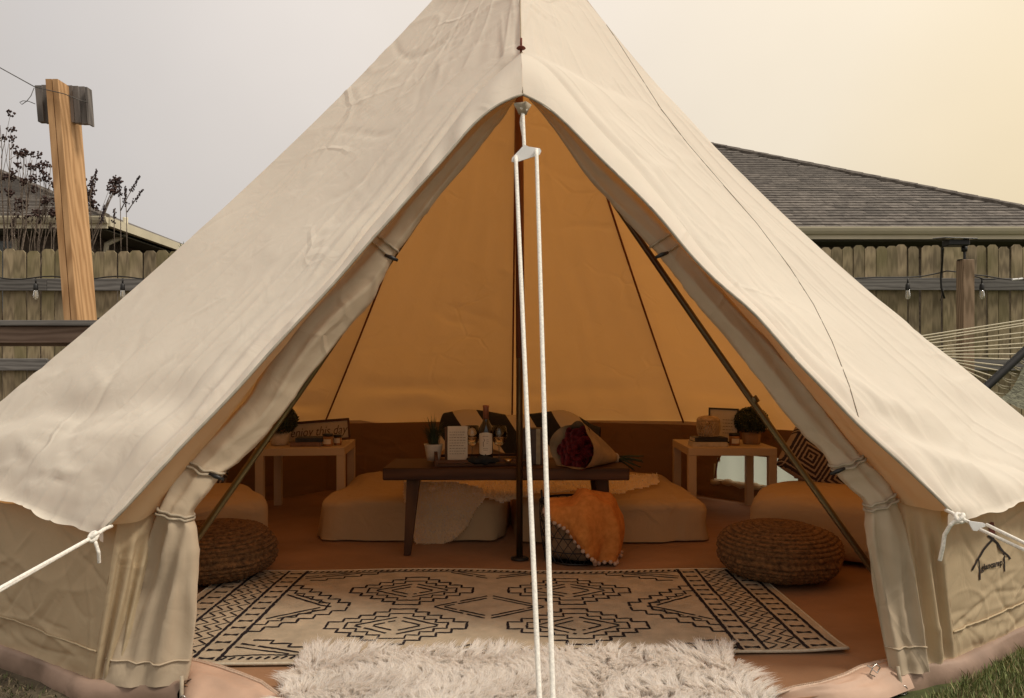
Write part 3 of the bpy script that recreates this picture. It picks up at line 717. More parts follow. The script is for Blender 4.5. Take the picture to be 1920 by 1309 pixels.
MB().tube([hk + Vector(v) for v in ((-.02, -.005, .012), (-.008, -.008, .004), (.006, -.008, .018), (.018, -.006, .006), (.008, -.008, -.01), (-.006, -.008, .002), (-.014, -.006, -.014), (.002, -.008, -.02))], .0022, 6).build('hook_clip', M['steel'], tent, smooth_=True)

# frame poles, centre pole and the pin through the peak
FEETL = G(211, 1234); FEETR = G(1754, 1234)
for ft in (FEETL, FEETR):
    top = PIN + Vector((0, .01, -.05)); n = 12
    pl = MB().tube([top.lerp(ft, i / n) + Vector((0, 0, -.018 * math.sin(i / n * math.pi))) for i in range(n + 1)], .0115, 12).build('door_pole', M['pole'], tent, smooth_=True)
    q = top.lerp(ft, .60); d = (ft - top).normalized()
    MB().tube([q - d * .012, q + d * .012], .0135, 12).build('pole_collar', M['pole'], pl, smooth_=True)
MB().tube([PIN + Vector((0, -.012, -.01)), PIN + Vector((0, -.014, .045))], .0042, 8).build('frame_pin', M['redweb'], tent, smooth_=True)
MB().lathe([(.014, 0), (.018, .003), (.012, .009)], PIN + Vector((0, -.013, .004)), 12).build('pin_washer', M['redweb'], tent, smooth_=True)
pb = G(974, 1048)
cp = MB().tube([pb + Vector((0, 0, .01)), pb + Vector((.0, 0, 1.0)), Vector((APEX.x, APEX.y, 3.2))], [.0165, .0165, .0165], 14).build('centre_pole', M['pole'], tent, smooth_=True)
MB().tube([pb + Vector((.004, -.002, 1.0)), Vector((APEX.x, APEX.y, 3.15))], .022, 14).build('pole_sleeve', M['pole2'], cp, smooth_=True)
MB().lathe([(.045, 0), (.045, .006), (.02, .012)], pb, 24).build('pole_foot', M['black'], cp, smooth_=True)

# guy ropes
def rope(name, pts, r, par, twist=True):
    pts = [Vector(p) for p in pts]; fine = resample(pts, [i / 60 for i in range(61)])
    return MB().tube(fine, r, 8).build(name, M['rope'], par, smooth_=True)
k0 = P(980, 206, 2.50)
MB().lathe([(.014, .03), (.02, .045), (.03, .062)], k0 + Vector((0, 0, -.045)), 10, fn=lambda a, i: 1 + .2 * math.sin(a * 4)).build('peak_loop', M['tie'], tent, smooth_=True)
gr = empty('guy_rope', k0, 'pair of white guy ropes with triangular slider hanging in front of doorway', 'guy rope')
pr = P(983, 276, 2.44)
MB().tube([k0 + Vector((.012 * math.cos(a), .012 * math.sin(a) , .003 * math.sin(2 * a))) for a in [i * math.pi / 6 for i in range(12)]], .0065, 8, closed=True).build('knot', M['rope'], gr, smooth_=True)
MB().tube([k0 + Vector((.010 * math.cos(a), .010 * math.sin(a) , .012)) for a in [i * math.pi / 6 for i in range(12)]], .0055, 8, closed=True).build('knot', M['rope'], gr, smooth_=True)
rope('rope_strand', [k0, k0.lerp(pr, .5), pr], .0062, gr)
rope('rope_tail', [k0, P(977, 230, 2.51), P(981, 255, 2.5)], .005, gr)
tri = [(983, 271), (992, 275), (1012, 278), (1015, 283), (1012, 290), (965, 305), (959, 303), (960, 296), (975, 280)]
tv_ = [P(x, y, 2.42) for x, y in tri]; mbq = MB(); k = len(tv_)
mbq.add(tv_ + [p + Vector((0, .006, 0)) for p in tv_], [tuple(range(k))[::-1], tuple(range(k, 2 * k))] + [(i, (i + 1) % k, (i + 1) % k + k, i + k) for i in range(k)])
mbq.build('slider', M['plastic_white'], gr)
def gpeg(px, py, D): return P(px, py, D)
for (xa, ya, xb, yb) in ((967, 297, 1012, 1320), (1006, 284, 1037, 1320)):
    a = P(xa, ya, 2.41); m_ = P(xb, yb, 1.62); d = (m_ - a); peg = a + d * ((a.z + .04) / -d.z)
    rope('rope_strand', [a + Vector((0, .005, .008)), a.lerp(peg, .5) + Vector((0, 0, -.006)), peg], .0062, gr)
for side in (0, 1):
    if side == 0:
        kn = P(176, 1006, 2.0); g2 = empty('guy_rope', kn, 'white double guy rope running off from the left roof corner', 'guy rope')
        rope('rope_strand', [E[0] + Vector((.008, .01, .0)), P(196, 992, 2.07), kn], .0055, g2)
        far = P(0, 1105, 1.76); d = far - kn; peg = kn + d * ((kn.z + .04) / -d.z)
        for o in (-.009, .009): rope('rope_strand', [kn, kn.lerp(peg, .5) + Vector((0, 0, o)), peg + Vector((0, 0, o))], .0052, g2)
        rope('rope_tail', [kn, P(180, 1020, 1.99), P(185, 1036, 1.99), P(186, 1055, 2.0)], .0048, g2)
    else:
        kn = P(1798, 971, 2.05); g2 = empty('guy_rope', kn, 'white double guy rope with small slider from the right roof corner', 'guy rope')
        rope('rope_strand', [E[8] + Vector((-.008, .01, .0)), P(1785, 962, 2.1), kn], .0055, g2)
        sl_ = P(1834, 988, 2.0); rope('rope_strand', [kn, P(1815, 978, 2.03), P(1824, 983, 2.01)], .005, g2)
        tv_ = [P(x, y, 2.0) for x, y in ((1816, 977), (1845, 981), (1853, 985), (1838, 991), (1832, 996), (1825, 995), (1820, 986))]; k = len(tv_)
        MB().add(tv_ + [p + Vector((0, .006, 0)) for p in tv_], [tuple(range(k))[::-1], tuple(range(k, 2 * k))] + [(i, (i + 1) % k, (i + 1) % k + k, i + k) for i in range(k)]).build('slider', M['plastic_white'], g2)
        for (ax, ay, bx, by) in ((1850, 984, 1920, 1018), (1838, 993, 1920, 1031)):
            a = P(ax, ay, 1.99); b = P(bx, by, 1.88); d = b - a; peg = a + d * ((a.z + .04) / -d.z); rope('rope_strand', [a, peg], .0048, g2)
        rope('rope_tail', [kn, P(1782, 985, 2.05), P(1771, 1003, 2.06), P(1768, 1025, 2.06), P(1762, 1051, 2.07)], .0055, g2)
    for a_ in (0, 1):
        MB().tube([kn + Vector((.010 * math.cos(a), .008 * math.sin(a) - .003, .010 * math.sin(a + a_ * 1.6))) for a in [i * math.pi / 6 for i in range(12)]], .0055, 8, closed=True).build('knot', M['rope'], g2, smooth_=True)

# ------------------------------------------------------------------ grass
def gp_right(r):
    x = r.uniform(.3, 3.3); y = r.uniform(1.55, 3.2)
    # outside the tent foot line from the right door corner outwards
    a, b = B[8], B[7]; t = (x - a.x) / (b.x - a.x); yl = lerp(a.y, b.y, t) if t > 0 else lerp(a.y, 2.04, (a.x - x) / .5)
    return (x, y) if y < yl - .055 and y > yl - 1.1 else (None, None)
def gp_left(r):
    x = r.uniform(-3.1, -.25); y = r.uniform(1.5, 3.0); a, b = B[0], B[1]; t = (x - a.x) / (b.x - a.x); yl = lerp(a.y, b.y, t) if t > 0 else a.y - .10 * min(1, (x - a.x) / .3)
    return (x, y) if y < yl - .05 and y > yl - .9 else (None, None)
grass_patch('grass', 'short green lawn grass in front of the right tent wall', gp_right, 60000, gcols, .018, .05, 3)
grass_patch('dead_grass', 'sparse brown dead grass beside the left tent wall', gp_left, 16000, dcols, .008, .026, 4, lean=1.6)

# ------------------------------------------------------------------ fence
FY = 9.2
fence = empty('wooden_fence', (0, FY, 0), 'tall weathered dog-eared picket fence running behind the tent', 'fence')
def picket_mesh(w, h):
    c = .035; pts = [(-w / 2, -.06), (w / 2, -.06), (w / 2, h - c), (w / 2 - c, h), (-w / 2 + c, h), (-w / 2, h - c)]; mb = MB(); t = .016
    v = [(x, 0, z) for x, z in pts] + [(x, t, z) for x, z in pts]
    mb.add(v, [tuple(range(6)), tuple(range(6, 12))[::-1]] + [(i + 6, (i + 6 + 1) if i < 5 else 6, (i + 1) % 6, i) for i in range(6)]); return mb.build('picket', M['picket'], meshonly=True)
pml, pmr = picket_mesh(.153, 2.42), picket_mesh(.133, 2.475)
x = -8.2
while x < 8.4:
    left = x < 0; o = bpy.data.objects.new('picket', pml if left else pmr); COL.objects.link(o); o.parent = fence
    o.location = (x, rnd.uniform(-.006, .008), rnd.uniform(-.025, .015)); o.rotation_euler = (0, R(rnd.uniform(-.5, .5)), R(rnd.uniform(-3, 3))); o.scale = (rnd.uniform(.955, 1.015), 1, 1)
    x += (.161 if x + .161 < 0 else .146) if left else .1385
    if rnd.random() < .05: x += .006
def rail_seg(x0, x1, z, h, name='rail', mt='rail', y=-.045):
    MB().box(((x0 + x1) / 2, FY + y, z), (x1 - x0, .04, h), bev=.004).build(name, M[mt], fence)
for z, h in ((1.99, .15), (.99, .15), (.22, .12)):
    for a, b in ((-8.3, -5.75), (-5.745, -2.6), (-2.595, .1), (.105, 2.9), (2.905, 5.3), (5.305, 8.3)):
        rail_seg(a, b, z + rnd.uniform(-.012, .012), h)

# ------------------------------------------------------------------ posts
post = empty('fence_post', (5.3, 8.65, 0), 'brown square wooden post under the solar light by the right fence', 'post')
MB().box((5.3, 8.65, 1.08), (.135, .135, 2.26), rz=R(3), bev=.005).build('timber', M['postwood'], post)
sl = empty('solar_light', (5.3, 8.65, 2.21), 'black solar light panel on a short arm on top of the right post', 'light')
MB().tube([(5.29, 8.65, 2.21), (5.29, 8.65, 2.36)], .014, 8).build('arm', M['black'], sl)
MB().lathe([(.03, 0), (.035, .05), (.022, .06)], (5.29, 8.65, 2.31), 12).build('joint', M['black'], sl, smooth_=True)
MB().lathe([(.06, 0), (.06, .008)], (5.27, 8.65, 2.21), 16).build('mounting_plate', M['black'], sl)
MB().box((5.16, 8.60, 2.40), (.24, .16, .07), bev=.01).build('lamp_body', M['black'], sl)
MB().box((5.15, 8.60, 2.455), (.38, .26, .012), bev=.004, M=Matrix.Rotation(R(7), 4, 'X') @ Matrix.Rotation(R(2), 4, 'Y')).build('panel', simple('solar_panel', (.03, .035, .04), .2, var=.1, coat=.5), sl)

tall = empty('tall_post', P(146, 602, 5.9), 'tall leaning post of fresh orange lumber behind the left rail', 'post')
def slant(name, bx0, bx1, tx0, tx1, D, dep, by, ty, mt, par, ang=0.0):
    b0, b1, t0, t1 = P(bx0, by, D), P(bx1, by, D), P(tx0, ty, D), P(tx1, ty, D); dd = Vector((ang, dep, 0))
    # carry the plank on down to the ground
    ex = lambda t, b: b + (b - t) * (b.z / (t.z - b.z))
    g0, g1 = ex(t0, b0), ex(t1, b1); v = [g0, g1, t1, t0]
    v = v + [p + dd for p in v]
    return MB().add(v, [(0, 1, 2, 3), (7, 6, 5, 4), (1, 5, 6, 2), (0, 3, 7, 4), (3, 2, 6, 7), (0, 4, 5, 1)]).build(name, M[mt], par)
slant('plank', 120, 132, 85, 96.5, 5.90, .12, 602, 148, 'newwood', tall)
slant('plank', 134, 145, 98, 108, 5.90, .20, 602, 148, 'newwood', tall)
slant('plank', 145.4, 153, 108.6, 118, 5.97, .17, 602, 157, 'newwood', tall, .03)
bl = [(65, 77, 160, 228, 6.0, .05), (77.5, 90, 159, 230, 6.02, .04), (122, 135, 160, 229, 6.03, .05), (135.5, 146, 161, 230, 6.0, .06), (146.5, 158, 162, 232, 6.02, .04), (158.5, 163, 163, 233, 5.98, .07)]
for a, b, t, q, D, dp in bl:
    v0 = P(a, t, D); v1 = P(b, t, D); w0 = P(a + 6, q, D); w1 = P(b + 5, q, D); dd = Vector((.0, dp, 0)); v = [w0, w1, v1, v0]; v += [p + dd for p in v]
    MB().add(v, [(0, 1, 2, 3), (7, 6, 5, 4), (1, 5, 6, 2), (0, 3, 7, 4), (3, 2, 6, 7), (0, 4, 5, 1)]).build('short_block', M['greyv'], tall)
wire = simple('grey_wire', (.10, .095, .09), .5, metal=.5)
wr_ = empty('wire', P(65, 162, 5.88), 'thin wire tied around the top of the leaning left post', 'wire')
MB().tube([P(-160, 40, 5.5), P(-60, 95, 5.7), P(0, 127, 5.8), P(65, 163, 5.88)], .004, 5).build('strand', wire, wr_, smooth_=True)
MB().tube([P(65, 163, 5.89), P(85, 168, 5.88), P(120, 176, 5.88), P(150, 188, 5.90), P(165, 192, 5.96)], .0035, 5).build('wrap', wire, wr_, smooth_=True)
MB().tube([P(64, 165, 5.88), P(58, 180, 5.86), P(50, 190, 5.84), P(41, 196, 5.83), P(37, 192, 5.83), P(43, 189, 5.84), P(54, 190, 5.86), P(66, 195, 5.9)], .003, 5).build('loop', wire, wr_, smooth_=True)

deck = empty('timber_railing', P(60, 620, 5.6), 'dark timber railing with grey top board in front of the left fence', 'railing')
zt = .95 + (690 - 601) / F * 5.6
def dbox(name, x0, x1, y0, y1, z0, z1, mt='darkrail'): return MB().box(((x0 + x1) / 2, (y0 + y1) / 2, (z0 + z1) / 2), (x1 - x0, y1 - y0, z1 - z0), bev=.004).build(name, M[mt], deck)
dbox('top_board', -6.4, -2.55, 5.56, 5.80, zt - .042, zt, 'rail')
dbox('fascia_board', -6.4, -2.60, 5.60, 5.64, zt - .17, zt - .044)
dbox('back_board', -6.4, -2.60, 5.75, 5.79, zt - .19, zt - .044)
for x in (-3.33, -3.20, -5.9): dbox('leg', x - .045, x + .045, 5.645, 5.745, -.03, zt - .046)
br = empty('grill_brush', P(210, 600, 5.62), 'black bristled scrubbing brush lying on the timber railing', 'brush')
MB().box(P(212, 597, 5.66), (.22, .05, .016), bev=.005, M=Matrix.Rotation(R(-2), 4, 'Y')).build('brush_head', M['black'], br)
mb = MB()
for i in range(26):
    for j in range(3): mb.box(P(189 + i * 1.8, 601, 5.645 + j * .015) + Vector((0, 0, .0)), (.003, .003, .026), M=Matrix.Rotation(R(rnd.uniform(-15, 15)), 4, 'Y'))
o = mb.build('bristles', M['black'], br); o['kind'] = 'stuff'
MB().tube([P(222, 596, 5.68), P(232, 594, 5.72), P(262, 592, 5.76)], .010, 8).build('handle', M['black'], br, smooth_=True)

# string lights along the fence rails
cord = simple('black_cord', (.014, .013, .013), .5)
glass = mat('clear_bulb'); t = glass.node_tree; g_ = N(t, 'ShaderNodeBsdfPrincipled', Roughness=.06); g_.inputs['Base Color'].default_value = (.9, .88, .82, 1); g_.inputs['Transmission Weight'].default_value = .75; g_.inputs['IOR'].default_value = 1.3
oo = N(t, 'ShaderNodeOutputMaterial'); t.links.new(g_.outputs[0], oo.inputs[0])
sc1 = empty('light_cord', P(100, 522, 9.0), 'black string light cord running along the left fence rail', 'cord')
MB().tube([P(x, 521 + 3 * math.sin(x * .05), 9.06) for x in range(-60, 380, 20)], .008, 5).build('cable', cord, sc1, smooth_=True)
sc2 = empty('light_cord', P(1800, 520, 9.0), 'black string light cord drooping along the right fence rail', 'cord')
cab = [(1560, 524), (1600, 522), (1640, 520), (1700, 520), (1730, 518), (1765, 511), (1775, 508), (1806, 511), (1830, 516), (1845, 517), (1880, 523), (1900, 525), (1960, 522)]
MB().tube(resample([P(x, y, 9.04 if not 1770 < x < 1810 else 8.80) for x, y in cab], [i / 60 for i in range(61)]), .008, 5).build('cable', cord, sc2, smooth_=True)
MB().tube([P(1808, 514, 8.9), P(1835, 520, 9.0), P(1845, 524, 9.02), P(1866, 523, 9.03)], .009, 5).build('cable_lead', cord, sc2, smooth_=True)
MB().tube([P(1768, 466, 8.6), P(1767, 490, 8.95), P(1764, 520, 9.0), P(1765, 540, 9.0), P(1771, 560, 9.0)], .012, 6).build('drop_cable', cord, sc2, smooth_=True)
MB().tube([P(1770, 540, 9.05), P(1766, 555, 9.05), P(1763, 564, 9.05)], .004, 5).build('thin_lead', cord, sc2, smooth_=True)
for x0, x1, y in ((1898, 1908, 524), (1910, 1917, 523)): MB().tube([P(x0, y + .5, 9.02), P(x1, y - .5, 9.02)], .012, 8).build('connector', M['plastic_white'], sc2)
for px, py, txt in ((67, 522, 'clear bulb in black socket on left fence, nearer the photo edge'), (230, 522, 'clear bulb in black socket on left fence above the grill brush'),
                    (1702, 522, 'clear bulb in black socket on right fence, left of the post'), (1841, 522, 'clear bulb in black socket on right fence, right of the post')):
    hb = empty('string_light_bulb', P(px, py, 9.02), txt, 'light bulb', 'string light bulbs on the fence'); z_ = lambda d: P(px, py + d, 9.02)
    s = 8
    MB().tube([z_(0), z_(10)], .010, 6).build('lead', cord, hb, smooth_=True)
    MB().lathe([(.012, .0), (.024, -.02), (.027, -.07), (.024, -.085)], z_(9), 12).build('socket', cord, hb, smooth_=True)
    MB().lathe([(.020, 0), (.026, -.03), (.033, -.075), (.028, -.105), (.012, -.12), (0.0001, -.123)], z_(21), 14).build('bulb', glass, hb, smooth_=True)
    MB().tube([z_(23), z_(28), z_(36)], .006, 5).build('filament', simple('filament', (.75, .6, .35), .5) if 'filament' not in bpy.data.materials else bpy.data.materials['filament'], hb)

# ------------------------------------------------------------------ houses behind the fence
def shingled(house, x0, x1, ye, ze, pitch, dep, hipL, hipR, nsingle, tabw=.30, expo=.14, seed=1, fn_vis=None):
    r = random.Random(seed); ln = math.hypot(1, pitch); ncr = int(dep * ln / expo); ang = math.atan(pitch)
    def tabmesh(w):
        t = .015; v = [(0, 0, 0), (w, 0, 0), (w, expo * 1.12, 0), (0, expo * 1.12, 0), (0, 0, t), (w, 0, t), (w, expo * 1.12, .002), (0, expo * 1.12, .002)]
        T = Matrix.Rotation(ang, 4, 'X'); return [T @ Vector(p) for p in v], [(4, 5, 6, 7), (0, 1, 5, 4), (1, 2, 6, 5), (3, 0, 4, 7)]
    ws = [tabw * k - .004 for k in (.75, 1.0, 1.25)]; meshes = [MB().add(*tabmesh(w)).build('shingle', M['shingle'], meshonly=True) for w in ws]
    rest = MB(); cnt = 0; back = [bpy.data.meshes]
    for c in range(ncr):
        s = c * expo / ln; y = ye + s; z = ze + s * pitch; a = x0 + (s if hipL else 0); b = x1 - (s if hipR else 0); x = a - r.uniform(0, tabw)
        while x < b:
            k = r.randint(0, 2); w = ws[k]
            if x + w > b: x += w; continue
            if x >= a - .001:
                if cnt < nsingle and (fn_vis is None or fn_vis(x + w / 2, y, z)):
                    o = bpy.data.objects.new('shingle', meshes[k]); COL.objects.link(o); o.parent = roofo[0]; o.location = Vector((x, y, z + r.uniform(0, .003))) - Vector(house.location); cnt += 1
                else:
                    v, f = tabmesh(w); rest.add([p + Vector((x, y, z)) for p in v], f)
            x += w + .004
    o = rest.build('shingle_field', M['shingle'], house); o['kind'] = 'stuff'
roofo = [None]
def house(loc, label, x0, x1, ye, ze, pitch, dep, hl, hr, nsingle, seed, vis, back):
    h = empty('house', loc, label, 'house')
    # roof slopes
    zt_ = ze + dep * pitch; a, b = x0 + (dep if hl else 0), x1 - (dep if hr else 0)
    v = [(x0, ye, ze - .012), (x1, ye, ze - .012), (b, ye + dep, zt_ - .012), (a, ye + dep, zt_ - .012), (x0, ye + back, ze - .012), (x1, ye + back, ze - .012), (a, ye + back - dep, zt_ - .012), (b, ye + back - dep, zt_ - .012)]
    roofo[0] = MB().add(v, [(0, 1, 2, 3), (1, 5, 7, 2), (4, 0, 3, 6), (5, 4, 6, 7), (3, 2, 7, 6)]).build('roof', M['shingle'], h)
    shingled(h, x0, x1, ye, ze, pitch, dep, hl, hr, nsingle, seed=seed, fn_vis=vis)
    # hip cap
    if hr: 
        mb = MB(); n = 26
        for i in range(n):
            p = Vector((x1, ye, ze)).lerp(Vector((b, ye + dep, zt_)), i / n); q = Vector((x1, ye, ze)).lerp(Vector((b, ye + dep, zt_)), (i + 1.1) / n)
            mb.tube([p + Vector((0, 0, .012)), q + Vector((0, 0, .004))], .055, 6)
        mb.build('hip_cap', M['shingle'], h)
    MB().box(((x0 + x1) / 2, ye - .02, ze - .09), (x1 - x0 + .06, .03, .16)).build('fascia', M['cream'], h)
    g = MB(); prof = [(-.03, -.10), (-.07, -.10), (-.10, -.06), (-.115, -.02), (-.115, .0), (-.105, .0), (-.10, -.015), (-.03, -.015)]
    xa, xb = x0 - .05, x1 + .05; nP = len(prof)
    v = [(xa, ye + py - .006, ze + pz) for py, pz in prof] + [(xb, ye + py - .006, ze + pz) for py, pz in prof]
    g.add(v, [(i, i + 1, i + 1 + nP, i + nP) for i in range(nP - 1)] + [tuple(range(nP)), tuple(range(nP, 2 * nP))[::-1]]); g.build('gutter', M['cream'], h)
    if hr: MB().box((x1 + .02, ye + back / 2 - .02, ze - .07), (.10, back, .13)).build('side_gutter', M['cream'], h)
    MB().box(((x0 + x1) / 2, ye + back / 2, ze - .185), (x1 - x0 - .02, back - .02, .02)).build('soffit', M['soffit'], h)
    MB().box(((x0 + x1) / 2, ye + back / 2, (ze - .2) / 2 - .05), (x1 - x0 - .9, back - .9, ze - .2 + .1)).build('wall', M['brick'], h)
    return h
hr_ = house((3, 11, 0), 'neighbouring house with long grey shingle hip roof behind right fence', -4.2, 9.02, 11, 3.03, .559, 5.6, True, True, 300, 5, lambda x, y, z: x > 3.2 + (y - 11) * .2, 13)
hl_ = house((-9, 11, 0), 'neighbouring house with cream gutter and grey roof behind left fence', -18.0, -6.03, 11, 3.19, .397, 5.2, True, True, 300, 6, lambda x, y, z: x > -13, 10.4)
MB().tube([P(235, 408, 11.6), P(236, 440, 11.7), P(222, 447, 11.6), P(200, 458, 11.5), P(196, 500, 11.5)], .04, 8).build('downpipe', M['cream'], hl_, smooth_=True)
# window of the left house
wf = MB().box((-8.15, 11.4, 2.35), (1.0, .06, 1.1)).build('window', simple('window_glass', (.16, .18, .19), .25, var=.2), hl_)
for dx in (-.53, 0, .53): MB().box((-8.15 + dx, 11.38, 2.35), (.05, .08, 1.16)).build('window_bar', M['cream'], wf)

# ------------------------------------------------------------------ shrubs
bark = simple('grey_brown_twig', (.20, .155, .12), .9, var=.3); seed_m = simple('dark_seed_head', (.055, .025, .020), .8, var=.3); seed2 = simple('purple_brown_spike', (.05, .035, .04), .9, var=.3)
def branch(mb, p, q, r0, r1, k=.06):
    pts = [p.lerp(q, t / 6) + Vector((noise.noise(p * 5 + Vector((t, 0, 0))), noise.noise(p * 5 + Vector((0, t, 0))) * .5, 0)) * k * math.sin(t / 6 * math.pi) for t in range(7)]
    mb.tube(pts, [lerp(r0, r1, t / 6) for t in range(7)], 5)
def cluster(mb, c, rad, n):
    for i in range(n):
        d = Vector((rnd.gauss(0, 1), rnd.gauss(0, .6), rnd.gauss(0, 1))); d = d.normalized() * rad * rnd.random() ** .5
        s = rnd.uniform(.012, .020); p = c + d
        mb.add([p + Vector(v) * s for v in ((1, 0, 0), (-1, 0, 0), (0, 1, 0), (0, -1, 0), (0, 0, 1), (0, 0, -1))], [(0, 2, 4), (2, 1, 4), (1, 3, 4), (3, 0, 4), (2, 0, 5), (1, 2, 5), (3, 1, 5), (0, 3, 5)])
def bush(name, label, base, tips, D, cl=True):
    h = empty(name, base, label, 'shrub'); st = MB(); sd_ = MB(); root = Vector(base)
    for (px, py, cr_, n) in tips:
        q = P(px, py, D + rnd.uniform(-.25, .25)); mid = root.lerp(q, .5) + Vector((rnd.uniform(-.1, .1), rnd.uniform(-.1, .1), 0))
        branch(st, root + Vector((rnd.uniform(-.12, .12), 0, 0)), mid, .016, .011); branch(st, mid, q, .011, .004)
        for k in range(int(n / 12)):
            e = q + Vector((rnd.uniform(-1, 1), rnd.uniform(-.6, .6), rnd.uniform(-.8, 1))) * cr_; s_ = mid.lerp(q, rnd.uniform(.55, .95)); branch(st, s_, e, .004, .002, .02); cluster(sd_, e, .055, 16)
    o = st.build('branches', bark, h, smooth_=True); s2 = sd_.build('seed_heads', seed_m, h); s2['kind'] = 'stuff'; return h
bush('crape_myrtle', 'bare crape myrtle with dark seed clusters behind the far left fence', (-6.55, 9.75, 0),
     [(0, 235, .18, 60), (18, 270, .14, 45), (-30, 300, .2, 50), (45, 285, .10, 40), (15, 330, .16, 70), (60, 300, .14, 60), (75, 325, .13, 60), (50, 345, .14, 50), (95, 310, .12, 40), (95, 345, .14, 50), (30, 365, .16, 50), (5, 390, .2, 50),
      (60, 390, .2, 60), (85, 380, .15, 50), (110, 400, .15, 50), (75, 420, .15, 40), (160, 360, .10, 60), (172, 350, .12, 50), (168, 378, .08, 50), (160, 395, .12, 30), (90, 405, .14, 40), (35, 420, .2, 40), (220, 345, .075, 70), (212, 358, .05, 50)], 9.8)
def spikes(name, label, base, items, D):
    h = empty(name, base, label, 'plant'); st = MB(); sp = MB()
    for pts in items:
        q = [P(x, y, D) for x, y in pts]; st.tube(q, [.008] + [.005] * (len(q) - 2) + [.003], 5) if len(q) > 2 else st.tube(q, [.006, .003], 5)
        a, b = q[-2], q[-1]; L = (b - a).length; n = int(min(46, L / .006))
        for i in range(n):
            p = b.lerp(a, i / n * min(1, .24 / L)); d = Vector((rnd.gauss(0, .012), rnd.gauss(0, .012), rnd.gauss(0, .008))) * (.4 + i / n); s = .011; p = p + d
            sp.add([p + Vector(v) * s for v in ((1, 0, 0), (-1, 0, 0), (0, 1, 0), (0, -1, 0), (0, 0, 1.3), (0, 0, -1.3))], [(0, 2, 4), (2, 1, 4), (1, 3, 4), (3, 0, 4), (2, 0, 5), (1, 2, 5), (3, 1, 5), (0, 3, 5)])
    st.build('stems', bark, h, smooth_=True); o = sp.build('flower_spikes', seed2, h); o['kind'] = 'stuff'
spikes('dry_salvia', 'dry flower stems with dark upright spikes above the left fence', P(232, 560, 9.6),
       [[(228, 560), (226, 400), (224, 335)], [(240, 560), (237, 400), (235, 350)], [(226, 395), (240, 368), (262, 330)], [(238, 398), (250, 380), (268, 355)], [(215, 500), (214, 420), (215, 392)], [(176, 480), (168, 370), (181, 318)], [(150, 470), (166, 420), (162, 350)], [(190, 500), (188, 440), (196, 385)]], 9.65)
wd = empty('weed', P(343, 470, 9.3), 'tiny weed sprouting on top of the left fence', 'weed'); mb = MB()
for (x, y) in ((333, 459), (336, 453), (344, 452), (350, 455), (354, 459), (343, 462)): mb.add([P(343, 470, 9.3), P((343 + x) / 2 - 1, (470 + y) / 2, 9.29), P(x, y, 9.28), P((343 + x) / 2 + 2, (470 + y) / 2 + 1, 9.31)], [(0, 1, 2, 3)])
mb.build('leaves', simple('weed_leaf', (.09, .11, .05), .8), wd)

# ------------------------------------------------------------------ hammock
hm = empty('rope_hammock', P(1860, 700, 6.4), 'cream rope hammock with dark spreader pole and woven bed', 'hammock')
cream_cord = simple('cream_cord', (.62, .56, .42), .85, var=.1, scale=90)
HD = 6.4; hub = P(1600, 640, HD)
tops = [(1960, 594), (1960, 600), (1960, 604), (1960, 619), (1960, 628), (1960, 641), (1917, 652), (1904, 664), (1895, 674), (1883, 686), (1873, 695), (1862, 706), (1852, 715)]
for i, (x, y) in enumerate(tops):
    s_ = P(1722 + i * 6.0, 634 + i * 4.4 - (3 if i < 4 else 0) , HD); e = P(x, y, HD - .05 * i / 12); h0 = s_ + (s_ - e) * .9
    MB().tube(resample([h0, s_, e], [k / 10 for k in range(11)]), .0065, 6).build('cord', cream_cord, hm, smooth_=True)
MB().tube([P(1790, 775, HD - .1), P(1848, 727, HD - .08), P(1925, 655, HD - .05), P(1990, 590, HD - .02)], .035, 10).build('spreader_pole', M['black'], hm, smooth_=True)
rows = []
for i in range(31):
    u = i / 30; r = []
    for j in range(25):
        v = j / 24; a = P(lerp(1925, 1830, v), lerp(670, 745, v), HD + .02); x = a.x + u * 2.4; sag = .55 * math.sin(min(1, u * 1.2) * math.pi * .5)
        r.append(Vector((x, a.y - v * .3, a.z - sag - .08 * math.sin(v * math.pi) - .01 * noise.noise(Vector((u * 20, v * 20, 0))))))
    rows.append(r)
MB().grid(rows).build('woven_bed', simple('woven_bed_cloth', (.17, .17, .12), .95, var=.35, scale=60, bump=1., bscale=90, stretch=(.4, 1, 1), dist=.02), hm, smooth_=True)
for i, (x, y) in enumerate([(1905, 672), (1895, 684), (1887, 695), (1875, 706), (1866, 718), (1853, 731)]):
    for dx, dy in ((28, 8), (24, 13)): MB().tube([P(x, y, HD), P(x + dx * .5, y + dy * .75, HD), P(x + dx, y + dy, HD), P(x + dx * 1.6, y + dy * 1.1, HD + .02)], .0055, 5).build('loop_cord', cream_cord, hm, smooth_=True)

# ------------------------------------------------------------------ window screen in the back right wall
a0, a1 = under(5, 6); b0, b1 = B[5], B[6]
def wp(cu, cv, off=0.0):
    p = a0.lerp(a1, cu).lerp(b0.lerp(b1, cu), cv); d = (Vector((.1, 3.9, p.z)) - p).normalized(); return p + d * off
scr = mat('window_screen'); t = scr.node_tree
d_ = N(t, 'ShaderNodeBsdfDiffuse'); d_.inputs[0].default_value = (.62, .62, .56, 1); tr_ = N(t, 'ShaderNodeBsdfTranslucent'); tr_.inputs[0].default_value = (.80, .84, .76, 1)
tp_ = N(t, 'ShaderNodeBsdfTransparent'); m1 = N(t, 'ShaderNodeMixShader'); m1.inputs[0].default_value = .75; t.links.new(d_.outputs[0], m1.inputs[1]); t.links.new(tr_.outputs[0], m1.inputs[2])
m2 = N(t, 'ShaderNodeMixShader'); m2.inputs[0].default_value = .28; t.links.new(m1.outputs[0], m2.inputs[1]); t.links.new(tp_.outputs[0], m2.inputs[2]); o_ = N(t, 'ShaderNodeOutputMaterial'); t.links.new(m2.outputs[0], o_.inputs[0])
